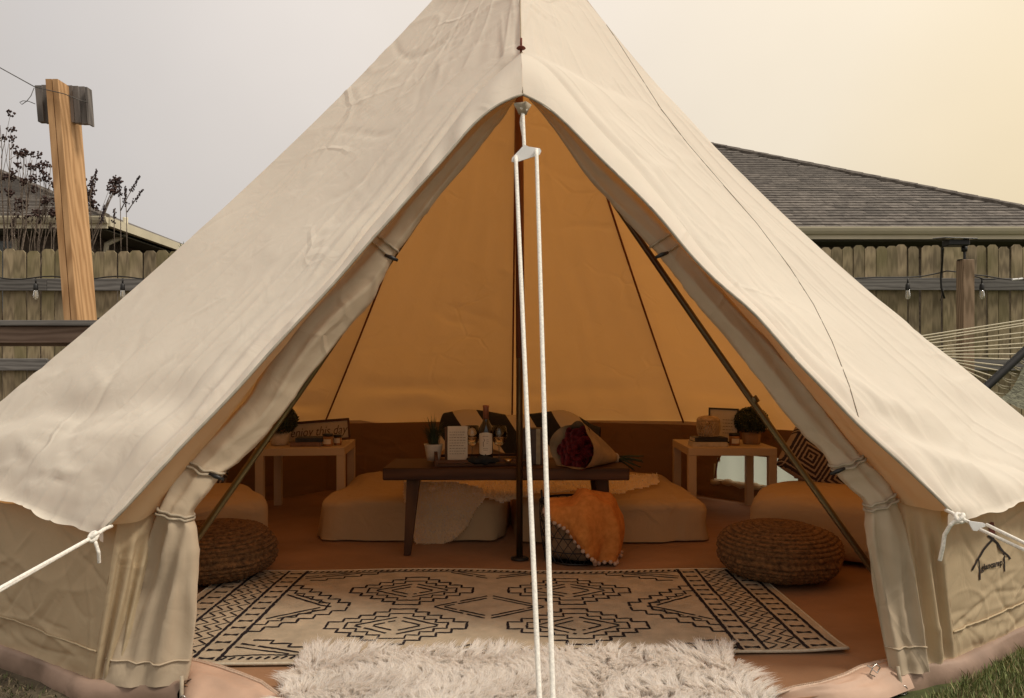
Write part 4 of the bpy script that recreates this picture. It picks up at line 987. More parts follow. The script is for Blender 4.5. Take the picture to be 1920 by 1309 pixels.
rows = [[wp(.13 + .47 * i / 24, .28 + .50 * j / 10, -.006 + .004 * math.sin(i * 1.1)) for i in range(25)] for j in range(11)]
MB().grid(rows).build('window_screen', scr, tent, smooth_=True)
arc = [wp(.16 + .40 * i / 30, .36 + .40 * (1 - min(1, 1.35 * math.sin((i / 30) ** .75 * math.pi) ** .6)) if 0 < i < 30 else .76, .012) for i in range(31)]
MB().tube(arc, .006, 6).build('window_piping', M['redweb'], tent, smooth_=True)
rollp = [wp(.15 + .42 * i / 24, .79 + .01 * math.sin(i), .03) for i in range(25)]
MB().tube(rollp, [.022 + .006 * math.sin(i * 1.7) for i in range(25)], 10).build('window_cover_roll', M['wall'], tent, smooth_=True)

# ------------------------------------------------------------------ soft shapes
def superq(c, size, e1, e2, nu=56, nv=32, disp=None, rz=0, flat=None, M4=None):
    """rounded cushion: superellipsoid with its underside flattened"""
    def sg(v, e): return math.copysign(abs(v) ** e, v)
    rows = []
    for i in range(nv + 1):
        ph = -math.pi / 2 + math.pi * i / nv; r = []
        for j in range(nu + 1):
            th = 2 * math.pi * (j % nu) / nu
            p = Vector((size[0] / 2 * sg(math.cos(ph), e1) * sg(math.cos(th), e2), size[1] / 2 * sg(math.cos(ph), e1) * sg(math.sin(th), e2), size[2] / 2 * sg(math.sin(ph), e1)))
            r.append(p)
        rows.append(r)
    T = Matrix.Translation(Vector(c)) @ (M4 if M4 is not None else Matrix.Rotation(rz, 4, 'Z'))
    rows = [[T @ p for p in r] for r in rows]
    if disp:
        out = []
        cc = Vector(c)
        for r in rows:
            o = []
            for p in r:
                n = (p - cc); n = Vector((n.x / size[0], n.y / size[1], n.z / size[2])).normalized(); o.append(p + n * disp(p, n))
            out.append(o)
        rows = out
    mb = MB().grid(rows)
    if flat is not None: mb.v = [(v[0], v[1], max(v[2], flat)) for v in mb.v]
    return mb
def fabric(name, c, alt=None, scale=90, rough=.9, var=.08, bump=.4): return simple(name, c, rough, var=var, scale=scale, bump=bump, bscale=scale * 3, dist=.002, alt=alt, spec=.15)

# patterned rug ------------------------------------------------------------------
XC = -.09; V0, V1 = 2.37, 3.44; VM = (V0 + V1) / 2
def rugz(x, v):
    z = .012 + .003 * noise.noise(Vector((x * 1.6, v * 1.6, 3))) + .006 * math.sin(x * 5.1 + v) * smooth((v - 3.15) / .3)
    d = math.hypot(x - (XC + 1.21), v - V0); return z + .025 * max(0, 1 - d / .22) ** 2 + .006 * max(0, 1 - abs(v - V0) / .1) * max(0, math.sin(x * 3))
def edge_v(x): return V0 + .03 + .055 * (x - XC) + .01 * math.sin(x * 3)
rug = empty('patterned_rug', (XC, VM, 0), 'cream tribal rug with black stepped diamonds across the doorway', 'rug')
nx, nv = 110, 50; rows = []
for j in range(nv + 1):
    v = j / nv; rows.append([(lambda x: Vector((x + .0 * v, lerp(edge_v(x), V1, v), rugz(x, lerp(edge_v(x), V1, v)))))(XC - 1.21 + 2.42 * i / nx) for i in range(nx + 1)])
rugmat = simple('rug_wool', (.47, .40, .30), .95, var=.07, scale=14, bump=.8, bscale=420, dist=.003, alt=(.55, .46, .34), spec=.1)
mb = MB().grid(rows); MB_edge = [r[-1] for r in rows]
mb.build('pile', rugmat, rug, smooth_=True)
per = [Vector(p) for p in rows[0]] + [Vector(r[-1]) for r in rows[1:]] + [Vector(p) for p in rows[-1][::-1]] + [Vector(r[0]) for r in rows[::-1][1:]]
MB().tube([p + Vector((0, 0, -.003)) for p in per], .0055, 6).build('binding', fabric('rug_binding', (.55, .49, .38)), rug, smooth_=True)
pat = MB(); rr_ = random.Random(3)
def RS(pts, w=.010, brk=.0):
    """stroke in rug coordinates (dx from centre, v 0..1 from near to far in metres from V0)"""
    q = []
    for (x0, y0), (x1, y1) in zip(pts, pts[1:]):
        n = max(2, int(math.hypot(x1 - x0, y1 - y0) / .014))
        for k in range(n): q.append((lerp(x0, x1, k / n) + rr_.gauss(0, .0009), lerp(y0, y1, k / n) + rr_.gauss(0, .0009)))
    q.append(pts[-1]); vs, fs = [], []
    for i, (x, y) in enumerate(q):
        a = q[max(0, i - 1)]; b = q[min(len(q) - 1, i + 1)]; dx, dy = b[0] - a[0], b[1] - a[1]; l = math.hypot(dx, dy) or 1; ww = w * rr_.uniform(.38, .62)
        for s in (1, -1):
            X = XC + x - s * dy / l * ww; Y = V0 + y + s * dx / l * ww; vs.append((X, Y, rugz(X, Y) + .0016))
        if i and rr_.random() > brk: fs.append((2 * i - 2, 2 * i, 2 * i + 1, 2 * i - 1))
    pat.add(vs, fs)
DV = V1 - V0; MV = DV / 2
def stepped(cx, cv, hw, hh, n, w=.011, quad=(1, 1, 1, 1)):
    for qi, (sx, sy) in enumerate(((1, 1), (-1, 1), (-1, -1), (1, -1))):
        if not quad[qi]: continue
        pts = [(cx + sx * hw, cv)]; x = hw
        for k in range(n):
            y = hh * (k + 1) / n; pts.append((cx + sx * x, cv + sy * (hh * k / n + hh / n * .98))); x = hw * (1 - (k + 1) / n) if k < n - 1 else 0.0
            pts.append((cx + sx * x, cv + sy * y))
        pts = [(a, min(DV - .05, max(.05, b))) for a, b in pts]; RS(pts, w)
def diamond(cx, cv, hw, hh, w=.010, halves=(1, 1)):
    for s, on_ in ((-1, halves[0]), (1, halves[1])):
        if on_:
            for sy in (1, -1): RS([(cx + s * hw, cv + sy * .004), (cx + s * .012, cv + sy * hh)], w, .04)
for sx in (-1, 1):
    for x, w in ((.855, .014), (.94, .013), (1.08, .014), (1.172, .013)): RS([(sx * x, .042 + .055 * sx * x), (sx * x, DV - .01)], w)
    for band in (.897, 1.126):            # spool shapes
        for k in range(15):
            e0 = .03 + .055 * sx * band; y = e0 + .035 + k * (DV - .06 - e0) / 14.5; v = [(band - .026, y - .010), (band - .026, y + .012), (band, y + .003), (band + .026, y + .012), (band + .026, y - .010), (band, y - .003)]
            vs = [(XC + sx * a, V0 + b, rugz(XC + sx * a, V0 + b) + .0017) for a, b in v]; pat.add(vs, [(0, 5, 2, 1), (5, 4, 3, 2)] if sx > 0 else [(1, 2, 5, 0), (2, 3, 4, 5)])
    for x0, ph in ((.970, 0), (1.010, 0), (1.050, 0)):       # zigzags
        pts = [(sx * (x0 + (.019 if k % 2 else -.019)), .05 + .055 * sx * x0 + k * (DV - .08 - .055 * sx * x0) / 29) for k in range(30)]; RS(pts, .0065)
    for sy in (-1, 1):
        c = (sx * .33, MV + sy * .212); stepped(*c, .255, .185, 5); stepped(*c, .185, .13, 4, .009); diamond(*c, .150, .088); diamond(*c, .085, .05)
        stepped(sx * .855, MV + sy * .005, .30, .27, 6, .011, (1, 1, 1, 1) if False else ((0, 1, 0, 0) if sx > 0 and sy > 0 else (0, 0, 1, 0) if sx > 0 else (1, 0, 0, 0) if sy > 0 else (0, 0, 0, 1)))
        stepped(sx * .855, MV + sy * .005, .22, .20, 5, .009, ((0, 1, 0, 0) if sx > 0 and sy > 0 else (0, 0, 1, 0) if sx > 0 else (1, 0, 0, 0) if sy > 0 else (0, 0, 0, 1)))
        RS([(sx * .84, MV + sy * .15), (sx * .66, MV + sy * .012), (sx * .62, MV)], .011, .04); RS([(sx * .80, MV + sy * .15), (sx * .63, MV + sy * .03)], .009, .04)
        # corner motifs
        y = MV + sy * (MV - .055)
        pts = [(sx * .45, y)]
        for k in range(5): pts += [(sx * (.45 + .07 * k), y - sy * (.0 + .03 * k)), (sx * (.52 + .07 * k), y - sy * .03 * k)]
        RS([(a, b) for a, b in pts if abs(a) < .845], .010)
        RS([(sx * .60, y - sy * .01), (sx * .83, y - sy * .09)], .010, .05); RS([(sx * .64, y), (sx * .84, y - sy * .06)], .008, .05)
        RS([(sx * .30 * 0 + sx * .20, y - sy * .005), (sx * .02, y - sy * .095)], .010, .05); RS([(sx * .16, y - sy * .0), (sx * .03, y - sy * .06)], .008, .05)
diamond(0, MV, .215, .135, .010); diamond(0, MV, .175, .105, .009)
for sy in (-1, 1):
    yb = MV + sy * (MV - .052); pts = [(x / 50 * .85, yb + (0 if sy > 0 else .03 + .055 * x / 50 * .85) + .004 * math.sin(x * .4)) for x in range(-50, 51)]; RS(pts, .007)
    for k in range(62):
        x = -.84 + k * 1.68 / 61; y = MV + sy * (MV - .030) + (0 if sy > 0 else .03 + .055 * x); RS([(x - .006, y - .010), (x + .006, y + .011)], .011)
pat.build('black_pattern', fabric('rug_black_yarn', (.022, .018, .022), var=.25), rug)

# fur ------------------------------------------------------------------
def fur(name, pts_n, mats, par, length, width, seed, curl=.8, seg=3):
    """pts_n: list of (p, normal, lean vector). every lock is a thin tapering curved strip"""
    r = np.random.RandomState(seed); V = []; Fc = []; MI = []
    for p, n, ln in pts_n:
        L = length * r.uniform(.55, 1.25); side = Vector((r.normal(), r.normal(), r.normal())).cross(n)
        if side.length < 1e-4: continue
        side.normalize(); w = width * r.uniform(.6, 1.4); o = len(V); tip = ln + Vector((r.normal(), r.normal(), 0)) * .25 * curl
        for k in range(seg):
            t_ = k / seg; q = p + n * L * (t_ - .30 * t_ * t_ * curl) + tip * L * t_ ** 1.6 * .8; ww = w * (1 - t_ * .6)
            V += [tuple(q - side * ww), tuple(q + side * ww)]
            if k: Fc.append((o + 2 * k - 2, o + 2 * k - 1, o + 2 * k + 1, o + 2 * k)); MI.append(0)
        q = p + n * L * (1 - .30 * curl) + tip * L * .8; V.append(tuple(q)); Fc.append((o + 2 * seg - 2, o + 2 * seg - 1, o + 2 * seg)); m_ = r.randint(0, len(mats)); MI += [0]
        MI[-seg:] = [m_] * seg
    mb = MB(); mb.v = V; mb.f = Fc; mb.m = MI
    o = mb.build(name, mats, par); o['kind'] = 'stuff'; return o
def furmat(name, c, tr=.3):
    m = mat(name); t = m.node_tree; d = N(t, 'ShaderNodeBsdfPrincipled', Roughness=.6); d.inputs['Base Color'].default_value = (*c, 1); d.inputs['Specular IOR Level'].default_value = .3
    x = N(t, 'ShaderNodeBsdfTranslucent'); x.inputs[0].default_value = (*c, 1); mx_ = N(t, 'ShaderNodeMixShader'); mx_.inputs[0].default_value = tr
    t.links.new(d.outputs[0], mx_.inputs[1]); t.links.new(x.outputs[0], mx_.inputs[2]); o = N(t, 'ShaderNodeOutputMaterial'); t.links.new(mx_.outputs[0], o.inputs[0]); return m
FM = [furmat('fur_white', (.97, .95, .93), .62), furmat('fur_cream', (.97, .94, .90), .62), furmat('fur_beige', (.95, .91, .86), .62)]
frug = empty('faux_fur_rug', (.045, 1.9, 0), 'fluffy white faux fur rug lying at the tent doorway', 'rug')
FX0, FX1, FY0, FY1 = -.66, .71, 1.35, 2.40
rows = [[Vector((lerp(FX0, FX1, i / 40), lerp(FY0, FY1, j / 30), .022 + .008 * noise.noise(Vector((i * .3, j * .3, 0))))) for i in range(41)] for j in range(31)]
MB().grid(rows).build('backing', FM[2], frug, smooth_=True)
pn = []; rs = np.random.RandomState(11)
ncl = 5000
for c in range(ncl):
    cx_, cy_ = rs.uniform(FX0, FX1), rs.uniform(FY0, FY1)
    a = 6.283 * noise.noise(Vector((cx_ * 2.6, cy_ * 2.6, 1.5))) * 1.6 + rs.normal() * .5
    ln = Vector((math.cos(a), math.sin(a), -.25)) * rs.uniform(.4, 1.15)
    ed = Vector((0, 0, 0))
    if cx_ - FX0 < .05: ed.x -= .9
    if FX1 - cx_ < .05: ed.x += .9
    if FY1 - cy_ < .05: ed.y += .9
    hz = .024
    k_ = 34
    for q in range(k_):
        dx, dy = rs.normal() * .0070, rs.normal() * .0070
        pn.append((Vector((cx_ + dx, cy_ + dy, hz)), Vector((-dx * 22, -dy * 22, 1)).normalized(), ln + ed - Vector((dx, dy, 0)) * 10))
fur('pile', pn, FM, frug, .046, .0019, 5)

# ------------------------------------------------------------------ mattresses and throws
linen = canvas('beige_linen', (.46, .32, .18), .0, ORANGE, .08, .9, .5)
def mk_segs(n, box, seed, am=.010, w=.016):
    r_ = random.Random(seed); out = []
    for _ in range(n):
        a = Vector((r_.uniform(box[0], box[1]), r_.uniform(box[2], box[3]), r_.uniform(box[4], box[5]))); d = Vector((r_.gauss(0, 1), r_.gauss(0, .6), r_.gauss(0, .5))).normalized() * r_.uniform(.12, .4); out.append((a, a + d, w * r_.uniform(.7, 1.5), am * r_.choice((-1, 1, 1)) * r_.uniform(.5, 1.2)))
    return out
def seg_h(p, segs):
    h = 0.
    for a, b, w, am in segs:
        ab = b - a; t_ = max(0., min(1., (p - a).dot(ab) / ab.length_squared)); d = (p - a - ab * t_).length
        if d < w * 3: h += am * math.exp(-(d / w) ** 1.4) * math.sin(t_ * math.pi) ** .5
    return h
MSEG = mk_segs(60, (-1.05, 1.05, 4.03, 4.8, .02, .26), 3)
CSEG = mk_segs(26, (1.3, 2.1, 3.4, 4.1, .02, .36), 4) + mk_segs(26, (-2.1, -1.3, 3.4, 4.1, .02, .36), 5)
def drape(p, n):
    d = seg_h(p, MSEG) + .026 * noise.noise(p * 3.0) + .012 * ridged(p, (4, 4, 4), 5, 5) - .014 * ridged(p, (3, 3, 5), 11, 6)
    if p.z < .17: d += .016 * (1 - p.z / .17) * (1 + math.sin(p.x * 19 + 4 * noise.noise(Vector((p.x * 3, p.y * 3, 0)))))
    return d
for (cx_, cy_, w, d_, rz_, lab) in ((-.545, 4.62, 1.04, 1.12, R(-1), 'low floor mattress under rumpled beige cloth, left of the centre pole'), (.555, 4.60, 1.06, 1.16, R(1.5), 'low floor mattress under rumpled beige cloth, right of the centre pole')):
    mt_ = empty('floor_mattress', (cx_, cy_, 0), lab, 'mattress', 'floor mattresses behind the coffee table')
    superq((cx_, cy_, .095), (w, d_, .26), .22, .20, 170, 60, drape, rz_, .006).build('cover', linen, mt_, smooth_=True)
thr = empty('fur_throw', (-.35, 4.05, 0), 'shaggy cream fur throw draped over the front of the left mattress', 'throw')
def inpoly(x, y, poly):
    c = False; j = len(poly) - 1
    for i in range(len(poly)):
        if (poly[i][1] > y) != (poly[j][1] > y) and x < (poly[j][0] - poly[i][0]) * (y - poly[i][1]) / (poly[j][1] - poly[i][1]) + poly[i][0]: c = not c
        j = i
    return c
polyF = [(757, 903), (795, 903), (850, 903), (905, 915), (908, 935), (890, 958), (874, 990), (848, 1012), (822, 1022), (780, 1017), (773, 1000), (768, 960), (757, 930)]
polyT = [(757, 897), (850, 893), (1010, 893), (1150, 897), (1232, 888), (1236, 905), (1160, 926), (1100, 921), (1010, 924), (940, 943), (900, 926), (757, 930)]
pn = []; rs = np.random.RandomState(21); base = MB(); cells = {}
def th_pt(px, py, part):
    if part == 0:
        t_ = (py - 903) / 120; return P(px, py, 4.06 - .05 * t_ - .012 * math.sin(px * .09)), Vector((0, -1, .15)).normalized()
    p = G(px, py, .245); p.z += .012 * noise.noise(p * 6); return p, Vector((0, 0, 1))
for part, poly in ((0, polyF), (1, polyT)):
    xs_ = [p[0] for p in poly]; ys_ = [p[1] for p in poly]; st = 4
    for ix in range(int(min(xs_)), int(max(xs_)) + st, st):
        for iy in range(int(min(ys_)), int(max(ys_)) + st, st):
            if inpoly(ix + st / 2, iy + st / 2, poly):
                q = [th_pt(ix, iy, part)[0], th_pt(ix + st, iy, part)[0], th_pt(ix + st, iy + st, part)[0], th_pt(ix, iy + st, part)[0]]; base.add(q, [(3, 2, 1, 0)])
    n_ = 0
    while n_ < (11000 if part == 0 else 12000):
        x, y = rs.uniform(min(xs_), max(xs_)), rs.uniform(min(ys_), max(ys_))
        if not inpoly(x, y, poly): continue
        p, nn = th_pt(x, y, part); pn.append((p, nn, Vector((rs.normal() * .3, 0 if part else -.1, -.7 if part == 0 else .0)))); n_ += 1
base.build('hide', FM[2], thr, smooth_=True)
TM = [furmat('throw_cream', (.98, .86, .66), .5), furmat('throw_beige', (.96, .82, .60), .5)]
fur('pile', pn, TM, thr, .017, .0026, 8, seg=2)

# bolster with the black and cream blanket
bl_m = mat('zigzag_blanket'); t = bl_m.node_tree; c = N(t, 'ShaderNodeTexCoord'); mp = N(t, 'ShaderNodeMapping'); mp.inputs['Rotation'].default_value = (0, R(38), 0); t.links.new(c.outputs['Object'], mp.inputs[0])
w_ = N(t, 'ShaderNodeTexWave', Scale=1.15, Distortion=1.2, Detail=1.0); w_.inputs['Detail Scale'].default_value = 1.0; t.links.new(mp.outputs[0], w_.inputs['Vector'])
rp = N(t, 'ShaderNodeValToRGB'); t.links.new(w_.outputs['Fac'], rp.inputs[0]); rp.color_ramp.interpolation = 'CONSTANT'; rp.color_ramp.elements[0].color = (.012, .012, .014, 1); rp.color_ramp.elements[1].position = .52; rp.color_ramp.elements[1].color = (.52, .45, .34, 1)
b_ = N(t, 'ShaderNodeBsdfPrincipled', Roughness=.95); t.links.new(rp.outputs[0], b_.inputs['Base Color']); nz_ = N(t, 'ShaderNodeTexNoise', Scale=120.0); bp_ = N(t, 'ShaderNodeBump', Strength=.7, Distance=.004); t.links.new(nz_.outputs['Fac'], bp_.inputs['Height']); t.links.new(bp_.outputs[0], b_.inputs['Normal'])
o_ = N(t, 'ShaderNodeOutputMaterial'); t.links.new(b_.outputs[0], o_.inputs[0])
for cx_, w, h_, lab in ((-.22, .52, .38, 'plump beige bed pillow leaning up behind the wine glasses'), (.33, .58, .36, 'plump beige bed pillow leaning up behind the rose bouquet')):
    pw = superq((cx_, 5.05, .22 + h_ / 2 - .03), (w, .24, h_), .75, .5, 60, 30, lambda p, n: .012 * noise.noise(p * 5), M4=Matrix.Rotation(R(-14), 4, 'X')).build('pillow', linen, None, smooth_=True)
    tag(pw, lab, 'pillow')
rows = []
for i in range(61):
    u = i / 60; x = lerp(-.47, .60, u); r = []; top = .645 + .03 * math.sin(u * 9 + .5) - .10 * smooth((u - .75) / .25) - .02 * smooth((.15 - u) / .15) 
    for j in range(25):
        v = j / 24; a = v * math.pi; fl = .02 * noise.noise(Vector((x * 4, v * 3, 0)))
        if v < .65: yy = 5.05 - .19 * math.cos(a / .65 * .5 * 1.0) if v < .65 else 0
        yy = 5.07 - .21 * math.cos(min(math.pi, a * 1.15)); zz = top * 1.0 - (.24 + .05 * math.sin(x * 7)) * (abs(math.cos(min(math.pi, a * 1.15)))) ** 2.2
        r.append(Vector((x + .02 * math.sin(v * 7 + x * 6), yy + fl, zz + fl)))
    rows.append(r)
tag(MB().grid(rows).build('throw_blanket', bl_m, None, smooth_=True), 'black and cream zigzag blanket thrown over the bed pillows', 'blanket')

# ------------------------------------------------------------------ coffee table
WT = wood('walnut_board', (.035, .013, .005), (.095, .038, .014), 5, axis='X', rand=.06, rough=.62, knots=False)
WL = wood('walnut_leg', (.045, .018, .007), (.10, .045, .018), 5, axis='Z', rand=.06, rough=.62, knots=False)
ct = empty('coffee_table', (-.03, 3.95, 0), 'low walnut wood coffee table with angled legs in front of mattresses', 'table')
MB().box((-.03, 3.945, .412), (1.25, .41, .062), bev=.005).build('tabletop', WT, ct)
for i, sx in enumerate((-1, 1)):
    for sy in (-1, 1):
        tx = -.03 + sx * (.50 if sx < 0 else .49); ty = 3.95 + sy * .12; fx = tx + (-.045 if sx < 0 else .03) ; fy = ty + sy * (.04)
        if sx < 0 and sy < 0: tx, ty, fx, fy = -.505, 3.80, -.532, 3.765
        if sx > 0 and sy < 0: tx, ty, fx, fy = .465, 3.84, .50, 3.85
        a, b = .033, .017; v = [(fx - b, fy - b, 0), (fx + b, fy - b, 0), (fx + b, fy + b, 0), (fx - b, fy + b, 0), (tx - a, ty - a * .8, .381), (tx + a, ty - a * .8, .381), (tx + a, ty + a * .8, .381), (tx - a, ty + a * .8, .381)]
        MB().add(v, [(3, 2, 1, 0), (4, 5, 6, 7), (0, 1, 5, 4), (1, 2, 6, 5), (2, 3, 7, 6), (3, 0, 4, 7)]).build('leg', WL, ct)
TZ = .444
tray = empty('serving_tray', (-.17, 3.93, TZ), 'dark wooden serving tray with raised ends on the coffee table', 'tray', rz=R(8))
MB().box((0, 0, .008), (.47, .26, .012)).build('base', WT, tray, world=False)
for s in (-1, 1):
    MB().box((0, s * .124, .028), (.46, .010, .014)).build('rail', WT, tray, world=False)
    v = [(-.13, 0), (.13, 0), (.13, .045), (.06, .068), (-.06, .068), (-.13, .045)]; x = s * .235
    MB().add([(x - .008, a, b) for a, b in v] + [(x + .008, a, b) for a, b in v], [tuple(range(6))[::-1], tuple(range(6, 12))] + [(i, (i + 1) % 6, (i + 1) % 6 + 6, i + 6) for i in range(6)]).build('end_board', WT, tray, world=False)
TT = TZ + .016
# potted grass
pot_w = simple('ribbed_pot', (.55, .50, .42), .6, var=.08)
gp = empty('potted_grass', (P(813, 862, 3.92).x, 3.92, TT), 'spiky faux grass plant in a ribbed white pot on the tray', 'plant')
MB().lathe([(.034, 0), (.040, .03), (.048, .078), (.052, .088), (.046, .088), (.040, .07), (.001, .068)], (0, 0, 0), 48, fn=lambda a, i: 1 + .02 * math.sin(a * 24) if i < 3 else 1).build('pot', pot_w, gp, smooth_=True, world=False)
mb = MB(); rg = random.Random(5)
for i in range(210):
    a = rg.uniform(0, 6.283); sp = rg.random() ** .6; L = rg.uniform(.11, .19) * (1.1 - .2 * sp); d = Vector((math.cos(a), math.sin(a), 0)); p0 = Vector((0, 0, .075)) + d * .03 * rg.random(); w = rg.uniform(.0012, .0026); sd_ = d.cross(Vector((0, 0, 1))) * w
    pts = [p0 + Vector((0, 0, 1)) * L * k / 4 * (1 - .35 * sp * (k / 4) ** 2) + d * sp * .11 * (k / 4) ** 1.8 for k in range(5)]
    vs = []; 
    for k, p in enumerate(pts[:-1]): q = sd_ * (1 - k * .2); vs += [p - q, p + q]
    vs.append(pts[-1]); mb.add(vs, [(0, 1, 3, 2), (2, 3, 5, 4), (4, 5, 7, 6), (6, 7, 8)])
o = mb.build('blades', simple('dark_green_blade', (.030, .045, .018), .6, var=.3), gp, world=False); o['kind'] = 'stuff'
# menu card
paper = simple('cream_card', (.60, .54, .44), .8, var=.03); ink = simple('brown_ink', (.10, .06, .04), .8)
c1 = P(858, 862, 3.86); card = empty('menu_card', (c1.x, c1.y, TT), 'cream menu card with small handwriting standing beside the bottle', 'card', rz=R(4))
MB().box((.0, .0, .093), (.104, .004, .186), M=Matrix.Rotation(R(-5), 4, 'X')).build('sheet', paper, card, world=False)
MB().box((-.060, .012, .090), (.014, .012, .180)).build('dark_edge', WL, card, world=False)
mb = MB(); rg = random.Random(4)
for k in range(9):
    z = .155 - k * .014; x = -.042
    while x < .035: l = rg.uniform(.005, .014); mb.box((x + l / 2, -.0052 + (z - .093) * .087, z), (l, .0008, .0022)); x += l + .004
o = mb.build('handwriting', ink, card, world=False); o['kind'] = 'stuff'
# bottle
bx = P(911, 858, 3.84); bot = empty('wine_bottle', (bx.x, 3.84, TT), 'dark wine bottle with cream label and copper foil neck', 'bottle')
bm = simple('dark_bottle_glass', (.010, .010, .010), .08, var=.1, coat=.5)
MB().lathe([(.034, 0), (.037, .004), (.037, .165), (.034, .185), (.020, .208), (.0145, .222), (.0145, .228)], (0, 0, 0), 28).build('body', bm, bot, smooth_=True, world=False)
MB().lathe([(.0152, .226), (.0152, .285), (.0165, .287), (.0165, .296), (.001, .297)], (0, 0, 0), 24).build('foil', simple('copper_foil', (.36, .15, .09), .4, metal=.4), bot, smooth_=True, world=False)
lb = MB(); n = 18; rws = []
for k in range(2):
    r = []
    for i in range(n + 1):
        a = R(-90 - 62) + R(124) * i / n; z = (.052 - .010 * (math.sin(i * math.pi / n) ** .5) + (.006 if i == n // 2 else 0)) if k == 0 else .150 + .008 * math.sin(i * math.pi / n)
        r.append(Vector((.0376 * math.cos(a), .0376 * math.sin(a), z)))
    rws.append(r)
lb.grid(rws); lab = lb.build('label', paper, bot, smooth_=True, world=False)
mb = MB()
def onb(x, z, e=.0382): a = R(-90) + x / .0376; return Vector((e * math.cos(a), e * math.sin(a), z))
for z, w in ((.138, .030), (.075, .026), (.067, .022), (.120, .012), (.110, .014), (.102, .010)):
    x = (-w / 2) if w > .02 else .004
    for q in range(6): xa = x + w / 6 * q; mb.add([onb(xa, z - .0012), onb(xa + w / 8, z - .0012), onb(xa + w / 8, z + .0012), onb(xa, z + .0012)], [(0, 1, 2, 3)])
for (xa, za), (xb, zb), w in (((-.010, .126), (-.004, .116), .003), ((-.004, .116), (-.012, .108), .003), ((-.012, .108), (-.010, .084), .0025), ((-.014, .09), (-.006, .09), .002)):
    mb.add([onb(xa - w / 2, za), onb(xa + w / 2, za), onb(xb + w / 2, zb), onb(xb - w / 2, zb)], [(3, 2, 1, 0)])
mb.build('label_print', ink, lab, world=False)
# glasses of wine
gm = mat('thin_glass'); t = gm.node_tree; g1 = N(t, 'ShaderNodeBsdfGlossy', Roughness=.02); g2_ = N(t, 'ShaderNodeBsdfTransparent'); g2_.inputs[0].default_value = (.95, .95, .93, 1); fr_ = N(t, 'ShaderNodeFresnel', IOR=1.6); mg = N(t, 'ShaderNodeMixShader'); t.links.new(fr_.outputs[0], mg.inputs[0]); t.links.new(g2_.outputs[0], mg.inputs[1]); t.links.new(g1.outputs[0], mg.inputs[2]); oq = N(t, 'ShaderNodeOutputMaterial'); t.links.new(mg.outputs[0], oq.inputs[0])
wm = mat('white_wine'); t = wm.node_tree; g1 = N(t, 'ShaderNodeBsdfPrincipled', Roughness=.02); g1.inputs['Base Color'].default_value = (.95, .72, .45, 1); g1.inputs['Transmission Weight'].default_value = .9; g1.inputs['IOR'].default_value = 1.33; oq = N(t, 'ShaderNodeOutputMaterial'); t.links.new(g1.outputs[0], oq.inputs[0])
def wineglass(px, lab):
    q = P(px, 858, 3.90); g = empty('wine_glass', (q.x, 3.90, TT), lab, 'glass', 'two glasses of wine on the tray')
    MB().lathe([(.034, 0), (.033, .002), (.006, .006), (.0038, .012), (.0036, .07), (.006, .078), (.020, .086), (.034, .105), (.0415, .13), (.0415, .15), (.036, .185), (.0352, .185), (.0405, .15), (.040, .13)], (0, 0, 0), 32).build('bowl', gm, g, smooth_=True, world=False)
    MB().lathe([(.001, .0805), (.019, .088), (.032, .105), (.0385, .125), (.001, .126)], (0, 0, 0), 28).build('wine', wm, g, smooth_=True, world=False); return g
wineglass(885, 'stemmed glass of pale wine between menu card and wine bottle'); wineglass(936, 'stemmed glass of pale wine between wine bottle and centre pole')
nb = empty('black_napkin', (P(905, 856, 3.78).x, 3.80, TT), 'crumpled black napkin at the foot of the wine bottle', 'napkin')
superq((0, 0, .016), (.16, .04, .034), .9, .7, 40, 16, lambda p, n: .012 * noise.noise(p * 40) + .006 * ridged(p, (30, 30, 30), 2, 4)).build('cloth', simple('black_cloth', (.012, .012, .013), .9), nb, smooth_=True, world=False)
vt = empty('tealight', (P(953, 852, 3.82).x, 3.82, TT), 'tiny metal tealight cup on the tray beside the centre pole', 'tealight')
MB().lathe([(.012, 0), (.020, .020), (.019, .020), (.011, .003)], (0, 0, 0), 16).build('cup', simple('gold_foil', (.65, .45, .22), .3, metal=.9), vt, smooth_=True, world=False)
db = empty('gift_box', (P(998, 873, 3.90).x, 3.90, TZ), 'tall dark box with pale stripe standing behind the hanging ropes', 'box')
MB().box((0, 0, .095), (.105, .07, .19), bev=.003).build('carton', simple('dark_carton', (.055, .03, .018), .5), db, world=False)
MB().box((.030, -.0365, .095), (.022, .004, .186)).build('stripe', simple('pale_stripe', (.30, .25, .15), .5), db, world=False)
# bouquet
kraft = simple('kraft_paper', (.30, .21, .12), .8, var=.15, scale=14, bump=.5, bscale=22, dist=.006); 
bq = empty('rose_bouquet', (P(1100, 850, 3.9).x, 3.9, TZ), 'bouquet of dark red roses in kraft paper lying on the coffee table', 'bouquet')
Tq = P(1152, 860, 4.0); Mq = P(1080, 843, 3.79); ax = (Mq - Tq).normalized(); u1 = ax.cross(Vector((0, 0, 1))).normalized(); u2 = u1.cross(ax)
if u2.z < 0: u2 = -u2
rows = []
for i in range(17):
    f = i / 16; r = []
    for j in range(49):
        a = 2 * math.pi * j / 48; up = max(0, math.sin(a)); L = (Mq - Tq).length * (1 + .04 * math.sin(5 * a) + .05 * math.sin(3 * a + 1)); rad = lerp(.022, .138, f ** .8) * (1 + .07 * math.sin(6 * a + 3 * f) * f)
        p = Tq + ax * L * f * 1.12 + (u1 * math.cos(a) + u2 * math.sin(a)) * rad; p.z = max(p.z, TZ + .004); r.append(p)
    rows.append(r)
MB().grid(rows).build('paper_wrap', kraft, bq, smooth_=True)
rose_m = simple('dark_red_petal', (.16, .010, .012), .6, var=.25, scale=40); leaf_m = simple('rose_leaf', (.02, .035, .012), .6)
